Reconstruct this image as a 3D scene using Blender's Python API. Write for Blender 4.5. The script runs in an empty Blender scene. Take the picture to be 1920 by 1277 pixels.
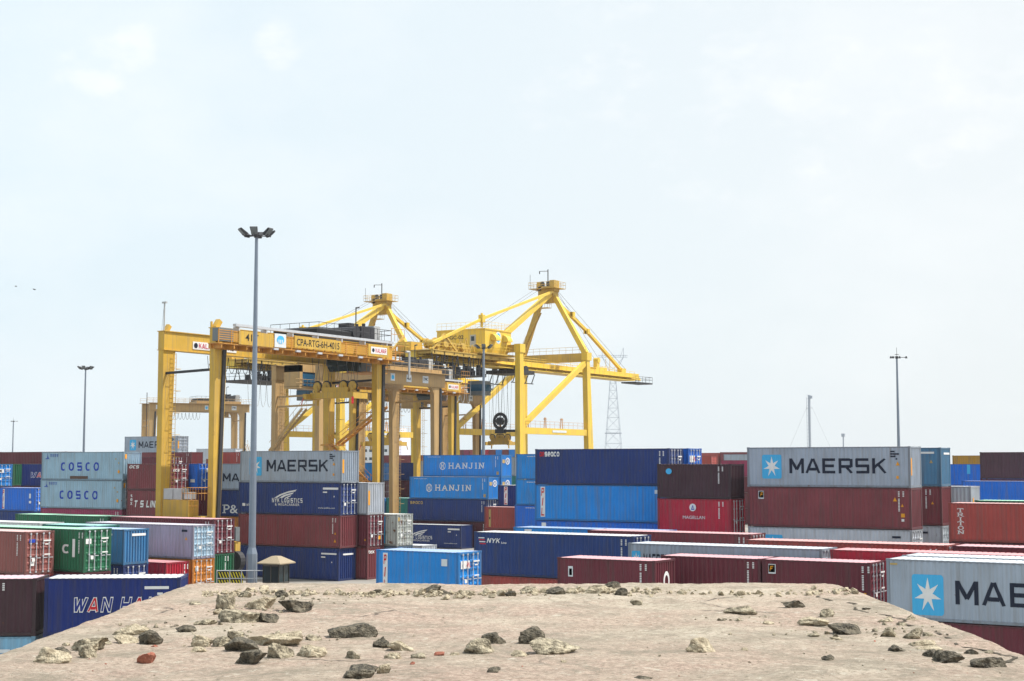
import bpy, bmesh, math, random
from mathutils import Vector, Matrix, noise
R = math.radians
rnd = random.Random(7)
S = bpy.context.scene
C = S.collection

# ------------------------------------------------------------ camera, sky, sun, exposure
CAM_H = 10.3
HAZE = .00011
YAW = R(32.63)
cd = bpy.data.cameras.new('camera'); cam = bpy.data.objects.new('camera', cd); C.objects.link(cam)
cam.location = (0, 0, CAM_H); cam.rotation_euler = (R(90 + 4.82), 0, YAW)
cd.sensor_width = 36; cd.lens = 36 * 2762 / 1920; cd.clip_start = .1; cd.clip_end = 20000
S.camera = cam
SUN_EL, SUN_AZ = R(60), R(38)            # azimuth measured from +X towards +Y
sdir = Vector((math.cos(SUN_EL) * math.cos(SUN_AZ), math.cos(SUN_EL) * math.sin(SUN_AZ), math.sin(SUN_EL)))
w = bpy.data.worlds.new('World'); S.world = w; w.use_nodes = True
nt = w.node_tree; nt.nodes.clear()
wo = nt.nodes.new('ShaderNodeOutputWorld'); bg = nt.nodes.new('ShaderNodeBackground')
sky = nt.nodes.new('ShaderNodeTexSky'); sky.sky_type = 'NISHITA'; sky.sun_disc = False
sky.sun_elevation = SUN_EL; sky.sun_rotation = R(90) - SUN_AZ
sky.altitude = 0; sky.air_density = 1.0; sky.dust_density = 4.0; sky.ozone_density = 2.0
# thin bright overcast veil with a few soft billows, each at its own place in the sky
L = nt.links.new
def wn(kind, **kw):
    n = nt.nodes.new(kind)
    for k, v in kw.items(): setattr(n, k, v)
    return n
tc = wn('ShaderNodeTexCoord'); mp = wn('ShaderNodeMapping'); mp.inputs['Scale'].default_value = (1, 1, 1.9); L(tc.outputs['Generated'], mp.inputs['Vector'])
n1 = wn('ShaderNodeTexNoise'); n1.inputs['Scale'].default_value = 24; n1.inputs['Detail'].default_value = 8; n1.inputs['Roughness'].default_value = .6; L(mp.outputs[0], n1.inputs['Vector'])
n2 = wn('ShaderNodeTexNoise'); n2.inputs['Scale'].default_value = 5.5; n2.inputs['Detail'].default_value = 6; n2.inputs['Roughness'].default_value = .55; L(mp.outputs[0], n2.inputs['Vector'])
acc = None
for d, rad, amp in (((-.7257, .6376, .2584), .034, .85), ((-.7098, .6521, .2664), .026, .8), ((-.7419, .6215, .2518), .020, .6), ((-.6415, .7158, .2758), .024, .66), ((-.4622, .8471, .2625), .10, .5), ((-.37, .8978, .239), .13, .5), ((-.2568, .9322, .2553), .12, .45), ((-.4132, .8901, .1924), .07, .4), ((-.6215, .7647, .1702), .03, .3), ((-.5626, .8053, .1869), .03, .25)):
    dp = wn('ShaderNodeVectorMath', operation='DOT_PRODUCT'); L(tc.outputs['Generated'], dp.inputs[0]); dp.inputs[1].default_value = Vector(d).normalized()
    mr = wn('ShaderNodeMapRange', interpolation_type='SMOOTHERSTEP'); mr.inputs['From Min'].default_value = 1 - rad * rad / 2; mr.inputs['From Max'].default_value = 1; mr.inputs['To Max'].default_value = amp; L(dp.outputs['Value'], mr.inputs['Value'])
    if acc is None: acc = mr.outputs[0]
    else:
        ad = wn('ShaderNodeMath', operation='MAXIMUM'); L(acc, ad.inputs[0]); L(mr.outputs[0], ad.inputs[1]); acc = ad.outputs[0]
nm = wn('ShaderNodeMapRange'); nm.interpolation_type = 'SMOOTHSTEP'; nm.inputs['From Min'].default_value = .66; nm.inputs['From Max'].default_value = .98; nm.inputs['To Max'].default_value = .38
sh_ = wn('ShaderNodeMath', operation='MULTIPLY_ADD'); sh_.inputs[1].default_value = .40; L(acc, sh_.inputs[0]); L(n1.outputs['Fac'], sh_.inputs[2]); L(sh_.outputs[0], nm.inputs['Value'])
cl = nm
nm2 = wn('ShaderNodeMapRange'); nm2.inputs['From Min'].default_value = .45; nm2.inputs['From Max'].default_value = .75; nm2.inputs['To Max'].default_value = .35; L(n2.outputs['Fac'], nm2.inputs['Value'])
cm2 = wn('ShaderNodeMath', operation='ADD', use_clamp=True); L(cl.outputs[0], cm2.inputs[0]); L(nm2.outputs[0], cm2.inputs[1])
# warmer and whiter towards the sun's side, faintly blue on the other
dr = wn('ShaderNodeVectorMath', operation='DOT_PRODUCT'); L(tc.outputs['Generated'], dr.inputs[0]); dr.inputs[1].default_value = (math.cos(YAW), math.sin(YAW), 0)
gr_ = wn('ShaderNodeMapRange'); gr_.inputs['From Min'].default_value = -.4; gr_.inputs['From Max'].default_value = .3; L(dr.outputs['Value'], gr_.inputs['Value'])
veil = wn('ShaderNodeMixRGB'); veil.inputs['Color1'].default_value = (7.1, 8.3, 8.95, 1); veil.inputs['Color2'].default_value = (8.0, 8.45, 8.6, 1); L(gr_.outputs[0], veil.inputs['Fac'])
mx0 = wn('ShaderNodeMixRGB'); mx0.inputs['Fac'].default_value = .88; L(sky.outputs[0], mx0.inputs['Color1']); L(veil.outputs[0], mx0.inputs['Color2'])
mx = wn('ShaderNodeMixRGB'); mx.inputs['Color2'].default_value = (8.9, 9.0, 9.05, 1); L(cm2.outputs[0], mx.inputs['Fac']); L(mx0.outputs[0], mx.inputs['Color1']); L(mx.outputs[0], bg.inputs['Color'])
bg.inputs['Strength'].default_value = .1
L(bg.outputs[0], wo.inputs['Surface'])
sl = bpy.data.lights.new('sun', 'SUN'); sl.energy = 5.0; sl.angle = R(.5); sl.color = (1, .95, .88)
so = bpy.data.objects.new('sun', sl); C.objects.link(so); so.rotation_euler = (-sdir).to_track_quat('-Z', 'Y').to_euler(); so.location = (0, 0, 60)
S.view_settings.view_transform = 'Standard'; S.view_settings.look = 'None'; S.view_settings.exposure = 0.28; S.view_settings.gamma = 1

# ------------------------------------------------------------ mesh and object helpers
class MB:
    """collects shapes into one mesh"""
    def __init__(s): s.v = []; s.f = []
    def quad(s, a, b, c, d):
        n = len(s.v); s.v += [tuple(a), tuple(b), tuple(c), tuple(d)]; s.f.append((n, n+1, n+2, n+3)); return s
    def box(s, x0, x1, y0, y1, z0, z1):
        n = len(s.v)
        s.v += [(x, y, z) for z in (z0, z1) for y in (y0, y1) for x in (x0, x1)]
        s.f += [(n, n+2, n+3, n+1), (n+4, n+5, n+7, n+6), (n, n+1, n+5, n+4), (n+2, n+6, n+7, n+3), (n, n+4, n+6, n+2), (n+1, n+3, n+7, n+5)]; return s
    def frus(s, r0, z0, r1, z1):
        """box with different rectangles (x0,x1,y0,y1) at bottom and top"""
        n = len(s.v)
        for (a, b, c, d), z in ((r0, z0), (r1, z1)): s.v += [(a, c, z), (b, c, z), (a, d, z), (b, d, z)]
        s.f += [(n, n+2, n+3, n+1), (n+4, n+5, n+7, n+6), (n, n+1, n+5, n+4), (n+2, n+6, n+7, n+3), (n, n+4, n+6, n+2), (n+1, n+3, n+7, n+5)]; return s
    def beam(s, p, q, a, b, a2=None, b2=None, up=(0, 0, 1)):
        """rectangular bar from p to q; a = sideways size, b = size along up"""
        p = Vector(p); q = Vector(q); d = (q - p).normalized(); u = Vector(up)
        if abs(d.dot(u)) > .98: u = Vector((0, 1, 0))
        sd = d.cross(u).normalized(); u = sd.cross(d).normalized(); a2 = a2 or a; b2 = b2 or b; n = len(s.v)
        for c, aa, bb in ((p, a, b), (q, a2, b2)):
            for i, j in ((-1, -1), (1, -1), (1, 1), (-1, 1)): s.v.append(tuple(c + sd * i * aa / 2 + u * j * bb / 2))
        s.f += [(n+3, n+2, n+1, n), (n+4, n+5, n+6, n+7)] + [(n+i, n+(i+1) % 4, n+4+(i+1) % 4, n+4+i) for i in range(4)]; return s
    def tube(s, p, q, r, r2=None, k=8):
        p = Vector(p); q = Vector(q); d = (q - p).normalized(); u = Vector((0, 0, 1)) if abs(d.z) < .9 else Vector((1, 0, 0))
        a = d.cross(u).normalized(); b = d.cross(a); r2 = r if r2 is None else r2; n = len(s.v)
        for c, rr in ((p, r), (q, r2)):
            for i in range(k):
                t = i * 2 * math.pi / k; s.v.append(tuple(c + a * rr * math.cos(t) + b * rr * math.sin(t)))
        s.f += [(n+(i+1) % k, n+i, n+k+i, n+k+(i+1) % k) for i in range(k)] + [tuple(range(n, n+k)), tuple(range(n+2*k-1, n+k-1, -1))]; return s
    def path(s, pts, r, k=5):
        for a, b in zip(pts, pts[1:]): s.tube(a, b, r, k=k)
        return s
    def prism(s, poly, d0, d1, f):
        """polygon extruded; f(a, b, d) places a point"""
        n = len(s.v); k = len(poly)
        s.v += [f(a, b, d0) for a, b in poly] + [f(a, b, d1) for a, b in poly]
        s.f += [tuple(range(n, n+k)), tuple(range(n+2*k-1, n+k-1, -1))] + [(n+(i+1) % k, n+i, n+k+i, n+k+(i+1) % k) for i in range(k)]; return s
    def rail(s, pts, h=1.05, step=1.5, r=.028):
        for a, b in zip(pts, pts[1:]):
            a = Vector(a); b = Vector(b); m = max(1, round((b - a).length / step))
            for i in range(m + 1):
                c = a.lerp(b, i / m); s.tube(c, c + Vector((0, 0, h)), r, k=4)
            for hh in (h, h * .55): s.tube(a + Vector((0, 0, hh)), b + Vector((0, 0, hh)), r, k=4)
        return s
    def stairs(s, p, q, wd, side):
        p = Vector(p); q = Vector(q); sd = Vector(side).normalized() * wd; m = max(3, int(abs(q.z - p.z) / .32))
        for o in (Vector((0, 0, 0)), sd):
            s.beam(p + o, q + o, .06, .28); s.tube(p + o + Vector((0, 0, 1)), q + o + Vector((0, 0, 1)), .03, k=4)
            for i in range(0, m + 1, 4):
                c = p.lerp(q, i / m) + o; s.tube(c, c + Vector((0, 0, 1)), .025, k=4)
        for i in range(m + 1):
            c = p.lerp(q, i / m); s.beam(c, c + sd, .28, .05)
        return s
    def mesh(s, name, smooth=False):
        me = bpy.data.meshes.new(name); me.from_pydata(s.v, [], s.f)
        bm = bmesh.new(); bm.from_mesh(me); bmesh.ops.recalc_face_normals(bm, faces=bm.faces); bm.to_mesh(me); bm.free()
        if smooth: me.polygons.foreach_set('use_smooth', [True] * len(me.polygons))
        return me
    def build(s, name, mat, parent=None, smooth=False, loc=None, label=None):
        return mobj(name, s.mesh(name, smooth), mat, parent, loc, label=label)

def mobj(name, me, mat, parent=None, loc=None, rot=None, label=None):
    if not me.materials: me.materials.append(None)
    o = bpy.data.objects.new(name, me); C.objects.link(o)
    o.material_slots[0].link = 'OBJECT'; o.material_slots[0].material = mat
    if parent: o.parent = parent
    if loc: o.location = loc
    if rot: o.rotation_euler = rot
    if label: o['label'] = label
    return o
def tag(o, label=None, cat=None, group=None, kind=None):
    for k, v in (('label', label), ('category', cat), ('group', group), ('kind', kind)):
        if v: o[k] = v
    return o
def thing(name, label, cat, loc=(0, 0, 0), rz=0, group=None):
    o = bpy.data.objects.new(name, None); C.objects.link(o); o.location = loc; o.rotation_euler = (0, 0, rz)
    o.empty_display_size = .3
    return tag(o, label, cat, group)
def kids(o): return [c for c in C.objects if c.parent == o]
def copy_tree(o, parent=None, skip=()):
    c = o.copy(); C.objects.link(c); c.parent = parent
    for ch in kids(o):
        if ch.name.split('.')[0] not in skip: copy_tree(ch, c, skip)
    return c

# ------------------------------------------------------------ materials
def base(name, rough=.5, metal=0):
    m = bpy.data.materials.new(name); m.use_nodes = True; t = m.node_tree; b = t.nodes['Principled BSDF']
    b.inputs['Roughness'].default_value = rough; b.inputs['Metallic'].default_value = metal
    return m, t, b
def plain(name, col, rough=.6, metal=0, var=.18, scale=3.0):
    m, t, b = base(name, rough, metal); b.inputs['Specular IOR Level'].default_value = .3
    n = t.nodes.new('ShaderNodeTexNoise'); n.inputs['Scale'].default_value = scale; n.inputs['Detail'].default_value = 6
    tcn = t.nodes.new('ShaderNodeTexCoord'); mixn = t.nodes.new('ShaderNodeMixRGB')
    mixn.inputs['Color1'].default_value = [c * (1 - var) for c in col] + [1]; mixn.inputs['Color2'].default_value = [min(1, c * (1 + var)) for c in col] + [1]
    t.links.new(tcn.outputs['Object'], n.inputs['Vector']); t.links.new(n.outputs['Fac'], mixn.inputs['Fac']); t.links.new(mixn.outputs[0], b.inputs['Base Color'])
    return m
def paint(name, col, rust=.6, fade=.4, rough=.45, dirt=.45):
    """weathered sheet steel paint: fading patches, vertical dirt runs and rust spots with their own shape"""
    m, t, b = base(name, rough); N = t.nodes.new; K = t.links.new; b.inputs['Specular IOR Level'].default_value = .3
    tcn = N('ShaderNodeTexCoord'); oi = N('ShaderNodeObjectInfo'); add = N('ShaderNodeVectorMath'); add.operation = 'ADD'
    sc = N('ShaderNodeVectorMath'); sc.operation = 'SCALE'; sc.inputs['Scale'].default_value = 37
    cmb = N('ShaderNodeCombineXYZ'); K(oi.outputs['Random'], cmb.inputs[0]); K(oi.outputs['Random'], cmb.inputs[1]); K(oi.outputs['Random'], cmb.inputs[2])
    K(cmb.outputs[0], sc.inputs[0]); K(tcn.outputs['Object'], add.inputs[0]); K(sc.outputs[0], add.inputs[1])
    n = N('ShaderNodeTexNoise'); n.inputs['Scale'].default_value = .55; n.inputs['Detail'].default_value = 5; K(add.outputs[0], n.inputs['Vector'])
    m1 = N('ShaderNodeMixRGB'); m1.inputs['Color1'].default_value = [c * (1 - fade * .7) for c in col] + [1]
    m1.inputs['Color2'].default_value = [min(1, c * (1 + fade * .5) + .02 * fade) for c in col] + [1]; K(n.outputs['Fac'], m1.inputs['Fac'])
    # runs
    mpn = N('ShaderNodeMapping'); mpn.inputs['Scale'].default_value = (5.0, 5.0, .30); K(add.outputs[0], mpn.inputs['Vector'])
    r1 = N('ShaderNodeTexNoise'); r1.inputs['Scale'].default_value = 1.0; r1.inputs['Detail'].default_value = 4; K(mpn.outputs[0], r1.inputs['Vector'])
    cr = N('ShaderNodeValToRGB'); cr.color_ramp.elements[0].position = .46; cr.color_ramp.elements[1].position = .74
    cr.color_ramp.elements[1].color = (dirt, dirt, dirt, 1); K(r1.outputs['Fac'], cr.inputs[0])
    m2 = N('ShaderNodeMixRGB'); g = sum(col) / 3; m2.inputs['Color2'].default_value = (g * .45 + .03, g * .42 + .025, g * .38 + .02, 1)
    K(cr.outputs[0], m2.inputs['Fac']); K(m1.outputs[0], m2.inputs['Color1'])
    # rust
    r2 = N('ShaderNodeTexNoise'); r2.inputs['Scale'].default_value = 2.2; r2.inputs['Detail'].default_value = 9; r2.inputs['Roughness'].default_value = .7; K(add.outputs[0], r2.inputs['Vector'])
    cr2 = N('ShaderNodeValToRGB'); cr2.color_ramp.elements[0].position = .74 - .1 * rust; cr2.color_ramp.elements[1].position = .80 - .08 * rust; K(r2.outputs['Fac'], cr2.inputs[0])
    m3 = N('ShaderNodeMixRGB'); m3.inputs['Color2'].default_value = (.13, .055, .025, 1); K(cr2.outputs[0], m3.inputs['Fac']); K(m2.outputs[0], m3.inputs['Color1'])
    K(m3.outputs[0], b.inputs['Base Color'])
    ro = N('ShaderNodeMath'); ro.operation = 'MULTIPLY_ADD'; ro.inputs[1].default_value = .4; ro.inputs[2].default_value = rough; K(cr2.outputs[0], ro.inputs[0]); K(ro.outputs[0], b.inputs['Roughness'])
    return m
COL = dict(grey=(.34, .40, .48), ltgrey=(.50, .54, .60), navy=(.010, .035, .17), navy2=(.014, .045, .18), maroon=(.14, .022, .036), maroon2=(.21, .045, .055),
           plum=(.055, .02, .03), blue=(.006, .15, .66), blue2=(.008, .25, .70), royal=(.004, .022, .17), sky=(.20, .42, .60), cosco=(.30, .46, .58),
           green=(.015, .14, .065), teal=(.015, .22, .20), red=(.46, .014, .04), brick=(.38, .065, .055), pinkbrown=(.26, .085, .075), lavender=(.36, .34, .46),
           orange=(.62, .22, .02), yellow=(.60, .30, .03), magenta=(.28, .03, .09), white=(.70, .73, .74), steelblue=(.075, .21, .36), darkred=(.09, .015, .025),
           weath=(.42, .45, .42), slate=(.10, .17, .26), black=(.02, .02, .025))
PM = {}
def P(c):
    if c not in PM: PM[c] = paint(c + '_container_paint', COL[c], rust=2.1 if c == 'weath' else .75)
    return PM[c]
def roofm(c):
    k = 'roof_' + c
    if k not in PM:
        q = COL['white'] if c.startswith('navy') or c == 'royal' else COL[c]; PM[k] = paint(c + '_faded_sunlit_roof_paint', [.27 + .30 * v / max(q) for v in q], rust=.3, fade=.2, dirt=.25)  # faded roof paint, lightened further with the sun's glare in the colour
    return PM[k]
def framem(c):
    k = 'frame_' + c
    if k not in PM: PM[k] = paint(c + '_rusty_frame_paint', [v * .6 + .012 for v in COL[c]], rust=1.15, fade=.3, dirt=.6)
    return PM[k]
M = dict(
    galv=plain('galvanised_steel', (.55, .57, .60), .4, .3), mast=plain('mast_galvanised_steel', (.22, .26, .32), .45, .4, .12), black=plain('black_rubber', (.02, .02, .022), .7), dark=plain('dark_grease_steel', (.045, .045, .05), .6, .2),
    rubber=plain('tyre_rubber', (.03, .03, .03), .8), white=plain('white_decal', (.74, .74, .73), .5, 0, .10), navytext=plain('navy_lettering', (.006, .012, .032), .5, 0, .16),
    bluetext=plain('blue_lettering', (.015, .05, .38), .5, 0, .16), sq=plain('light_blue_decal', (.06, .42, .74), .5, 0, .05), fadedred=plain('faded_red_lettering', (.50, .10, .14), .5, 0, .16), redtext=plain('red_lettering', (.55, .02, .03), .5, 0, .16),
    gold=plain('gold_lettering', (.45, .32, .12), .5, 0, .16), orange=plain('orange_sticker', (.75, .33, .02), .5, 0, .05), blacktext=plain('black_lettering', (.02, .02, .02), .5, 0, .16),
    bluedec=plain('royal_blue_decal', (.02, .06, .4), .5, 0, .05), ring=plain('frame_rust_brown', (.10, .06, .045), .7), seal=plain('door_gasket_black', (.02, .02, .02), .7),
    glass=None, ygirder=paint('crane_golden_yellow_paint', (.60, .37, .05), .8, .4), ytan=paint('crane_faded_tan_paint', (.45, .29, .12), .5, .25), yorange=paint('crane_orange_primer_paint', (.58, .27, .045), .5, .3),
    yq=paint('quay_crane_yellow_paint', (.76, .52, .06), .25, .2), yqd=paint('quay_crane_weathered_yellow_paint', (.55, .36, .07), .6, .3), grey=plain('grey_cabinet_paint', (.42, .43, .43), .5),
    ltgrey=plain('pale_cabinet_paint', (.62, .66, .68), .5), concrete=None, blueglass=plain('tinted_blue_glass', (.02, .09, .17), .12), rope=plain('wire_rope', (.10, .10, .11), .6), cabgrey=plain('cab_grey_panel', (.16, .18, .19), .4),
    roofbeige=plain('hut_roof_sheet', (.32, .26, .175), .6), hutwall=plain('hut_dark_panel', (.09, .085, .075), .5), pylon=plain('hazed_lattice_steel', (.42, .46, .52), .5, .3))  # far lattice steel is paled, with haze put into its colour
g, t_, b_ = base('cab_window_glass', .08); b_.inputs['Base Color'].default_value = (.02, .035, .04, 1); M['glass'] = g

def matcoord(t, scale=1.0):
    tcn = t.nodes.new('ShaderNodeTexCoord'); mpn = t.nodes.new('ShaderNodeMapping'); mpn.inputs['Scale'].default_value = (scale,) * 3 if not isinstance(scale, tuple) else scale
    t.links.new(tcn.outputs['Object'], mpn.inputs['Vector']); return mpn.outputs[0]
def ground_mat():
    m, t, b = base('yard_concrete', .85); v = matcoord(t, .12)
    n = t.nodes.new('ShaderNodeTexNoise'); n.inputs['Scale'].default_value = 1.5; n.inputs['Detail'].default_value = 8; t.links.new(v, n.inputs['Vector'])
    c = t.nodes.new('ShaderNodeValToRGB'); c.color_ramp.elements[0].color = (.16, .15, .135, 1); c.color_ramp.elements[1].color = (.30, .285, .26, 1)
    c.color_ramp.elements[0].position = .3; c.color_ramp.elements[1].position = .7
    t.links.new(n.outputs['Fac'], c.inputs[0]); t.links.new(c.outputs[0], b.inputs['Base Color']); return m
def slab_mat():
    """old roof screed: sandy render worn through to pink brick grit, dark stains, hairline cracks"""
    m, t, b = base('worn_roof_screed', .9); N = t.nodes.new; K = t.links.new; v = matcoord(t, 1.0)
    def noi(s, d, r=.6, vec=v, dist=0):
        n = N('ShaderNodeTexNoise'); n.inputs['Scale'].default_value = s; n.inputs['Detail'].default_value = d; n.inputs['Roughness'].default_value = r; n.inputs['Distortion'].default_value = dist
        K(vec, n.inputs['Vector']); return n.outputs['Fac']
    def ramp(f, p0, p1, c0=(0, 0, 0, 1), c1=(1, 1, 1, 1)):
        c = N('ShaderNodeValToRGB'); c.color_ramp.elements[0].position = p0; c.color_ramp.elements[1].position = p1; c.color_ramp.elements[0].color = c0; c.color_ramp.elements[1].color = c1
        K(f, c.inputs[0]); return c.outputs[0]
    def mix(f, a, c2):
        x = N('ShaderNodeMixRGB'); K(f, x.inputs['Fac']); K(a, x.inputs['Color1'])
        if isinstance(c2, tuple): x.inputs['Color2'].default_value = c2
        else: K(c2, x.inputs['Color2'])
        return x.outputs[0]
    basec = ramp(noi(2.2, 10, .8), .34, .66, (.25, .21, .155, 1), (.56, .485, .385, 1))
    pink = ramp(noi(.5, 8, .7), .40, .60)
    pinkc = ramp(noi(15, 10, .85), .38, .62, (.20, .135, .10, 1), (.58, .445, .355, 1))
    c = mix(pink, basec, pinkc)
    c = mix(ramp(noi(21, 8, .88), .52, .60), c, (.17, .14, .10, 1))
    c = mix(ramp(noi(.9, 12, .85, dist=1.2), .50, .60), c, (.23, .195, .145, 1))
    c = mix(ramp(noi(7, 8, .8, dist=1.0), .56, .68), c, (.56, .52, .43, 1))
    c = mix(ramp(noi(160, 3, .8), .60, .72), c, (.60, .56, .48, 1))
    vo = N('ShaderNodeTexVoronoi'); vo.feature = 'DISTANCE_TO_EDGE'; vo.inputs['Scale'].default_value = .42
    dv = N('ShaderNodeMixRGB'); dv.blend_type = 'ADD'; dv.inputs['Fac'].default_value = .35; nn = N('ShaderNodeTexNoise'); nn.inputs['Scale'].default_value = 3; nn.inputs['Detail'].default_value = 5
    K(v, nn.inputs['Vector']); K(v, dv.inputs['Color1']); K(nn.outputs['Color'], dv.inputs['Color2']); K(dv.outputs[0], vo.inputs['Vector'])
    crk = ramp(vo.outputs['Distance'], .0, .012, (1, 1, 1, 1), (0, 0, 0, 1))
    gate = ramp(noi(.6, 2), .55, .62); mm = N('ShaderNodeMath'); mm.operation = 'MULTIPLY'; K(crk, mm.inputs[0]); K(gate, mm.inputs[1])
    c = mix(mm.outputs[0], c, (.05, .04, .03, 1)); K(c, b.inputs['Base Color'])
    bp = N('ShaderNodeBump'); bp.inputs['Strength'].default_value = 1; bp.inputs['Distance'].default_value = .022; K(noi(24, 10, .85), bp.inputs['Height']); K(bp.outputs[0], b.inputs['Normal'])
    return m
def rock_mat(name, c0, c1, sc=9):
    m, t, b = base(name, .92); N = t.nodes.new; K = t.links.new; v = matcoord(t, 1.0)
    n = N('ShaderNodeTexNoise'); n.inputs['Scale'].default_value = sc; n.inputs['Detail'].default_value = 9; n.inputs['Roughness'].default_value = .72; K(v, n.inputs['Vector'])
    c = N('ShaderNodeValToRGB'); c.color_ramp.elements[0].color = (*c0, 1); c.color_ramp.elements[1].color = (*c1, 1); c.color_ramp.elements[0].position = .38; c.color_ramp.elements[1].position = .62
    K(n.outputs['Fac'], c.inputs[0]); K(c.outputs[0], b.inputs['Base Color'])
    bp = N('ShaderNodeBump'); bp.inputs['Strength'].default_value = 1; bp.inputs['Distance'].default_value = .02
    n2_ = N('ShaderNodeTexNoise'); n2_.inputs['Scale'].default_value = sc * 4; n2_.inputs['Detail'].default_value = 8; K(v, n2_.inputs['Vector']); K(n2_.outputs['Fac'], bp.inputs['Height']); K(bp.outputs[0], b.inputs['Normal'])
    return m

M['rockL'] = rock_mat('pale_mortar', (.22, .18, .12), (.54, .47, .34), 18); M['rockM'] = rock_mat('grey_mortar', (.09, .075, .05), (.50, .44, .32), 20)
M['rockD'] = rock_mat('blackened_shaded_mortar', (.018, .016, .012), (.19, .165, .12), 22); M['rockB'] = rock_mat('broken_brick', (.22, .07, .045), (.36, .14, .09))  # blackened mortar also carries the dark of the lumps' shaded sides
M['slab'] = slab_mat(); M['ground'] = ground_mat()

# ------------------------------------------------------------ ground and haze
gm = MB(); gm.quad((-9000, -9000, 0), (9000, -9000, 0), (9000, 9000, 0), (-9000, 9000, 0))
tag(gm.build('ground', M['ground']), kind='structure')
# ------------------------------------------------------------ lettering
_tg = {}
def text_geo(s, shear=0.0, bold=0.0, space=1.0):
    k = (s, shear, bold, space)
    if k in _tg: return _tg[k]
    cu = bpy.data.curves.new('t', 'FONT'); cu.body = s; cu.shear = shear; cu.offset = bold; cu.space_character = space; cu.resolution_u = 3
    o = bpy.data.objects.new('t', cu); C.objects.link(o)
    me = bpy.data.meshes.new_from_object(o.evaluated_get(bpy.context.evaluated_depsgraph_get()))
    v = [tuple(p.co[:2]) for p in me.vertices]; f = [tuple(p.vertices) for p in me.polygons]
    bpy.data.objects.remove(o); bpy.data.curves.remove(cu); bpy.data.meshes.remove(me)
    x0 = min(p[0] for p in v); x1 = max(p[0] for p in v); y0 = min(p[1] for p in v); y1 = max(p[1] for p in v)
    v = [((x - x0) / (x1 - x0), (y - y0) / (y1 - y0)) for x, y in v]
    _tg[k] = (v, f); return _tg[k]
# slab-serif capitals as strokes on a 0..1 square: (x0,y0,x1,y1,serif at start,serif at end)
SER = {'H': [(.18, 0, .18, 1, 1, 1), (.82, 0, .82, 1, 1, 1), (.18, .5, .82, .5, 0, 0)], 'A': [(.12, 0, .5, 1, 1, 0), (.88, 0, .5, 1, 1, 0), (.27, .33, .73, .33, 0, 0)],
       'N': [(.18, 0, .18, 1, 1, 1), (.82, 0, .82, 1, 0, 1), (.18, 1, .82, 0, 0, 0)], 'J': [(.62, .15, .62, 1, 0, 1), (.62, .15, .45, 0, 0, 0), (.45, 0, .2, .05, 0, 0), (.2, .05, .14, .25, 0, 0)],
       'I': [(.5, 0, .5, 1, 1, 1)], 'T': [(.5, 0, .5, 1, 1, 0), (.1, 1, .9, 1, 0, 0), (.1, .78, .1, 1, 0, 0), (.9, .78, .9, 1, 0, 0)],
       'R': [(.2, 0, .2, 1, 1, 1), (.2, 1, .65, 1, 0, 0), (.65, 1, .8, .75, 0, 0), (.8, .75, .65, .5, 0, 0), (.65, .5, .2, .5, 0, 0), (.45, .5, .85, 0, 0, 1)],
       'O': [(.5 + .36 * math.cos(a), .5 + .5 * math.sin(a), .5 + .36 * math.cos(a + .5236), .5 + .5 * math.sin(a + .5236), 0, 0) for a in [i * .5236 for i in range(12)]],
       'P': [(.25, 0, .25, 1, 1, 1), (.25, 1, .65, 1, 0, 0), (.65, 1, .82, .75, 0, 0), (.82, .75, .65, .48, 0, 0), (.65, .48, .25, .48, 0, 0)]}
def serif_geo(s, vertical=False, th=.17):
    mb = []; fs = []
    def bar(x0, y0, x1, y1, t):
        dx, dy = x1 - x0, y1 - y0; l = math.hypot(dx, dy) or 1; nx, ny = -dy / l * t / 2, dx / l * t / 2; n = len(mb)
        mb.extend([(x0 + nx, y0 + ny), (x1 + nx, y1 + ny), (x1 - nx, y1 - ny), (x0 - nx, y0 - ny)]); fs.append((n, n+1, n+2, n+3))
    adv = 0
    for i, ch in enumerate(s):
        if not vertical: adv -= .26 if ch == 'I' else .14 if ch == 'J' else 0
        ox, oy = (0, -i * 1.3) if vertical else (adv, 0)
        if ch == ' ': continue
        for j, (a, b, c, d, s0, s1) in enumerate(SER[ch]):
            bar(a + ox, b + oy, c + ox, d + oy, th)
            for (px, py, on) in ((a, b, s0), (c, d, s1)):
                if on: bar(px + ox - .19, py + oy, px + ox + .19, py + oy, th * .62)
        adv += 1.22 - (.26 if ch == 'I' else .10 if ch == 'J' else 0)
    x0 = min(p[0] for p in mb); x1 = max(p[0] for p in mb); y0 = min(p[1] for p in mb); y1 = max(p[1] for p in mb)
    return [((x - x0) / (x1 - x0), (y - y0) / (y1 - y0)) for x, y in mb], fs
def _arc(cx, cy, rx, ry, a0, a1, n):
    q = [(cx + rx * math.cos(R(a0 + (a1 - a0) * i / n)), cy + ry * math.sin(R(a0 + (a1 - a0) * i / n))) for i in range(n + 1)]
    return [(q[i][0] - .12 * (q[i+1][0] - q[i][0]), q[i][1] - .12 * (q[i+1][1] - q[i][1]), q[i+1][0] + .12 * (q[i+1][0] - q[i][0]), q[i+1][1] + .12 * (q[i+1][1] - q[i][1])) for i in range(n)]
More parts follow.
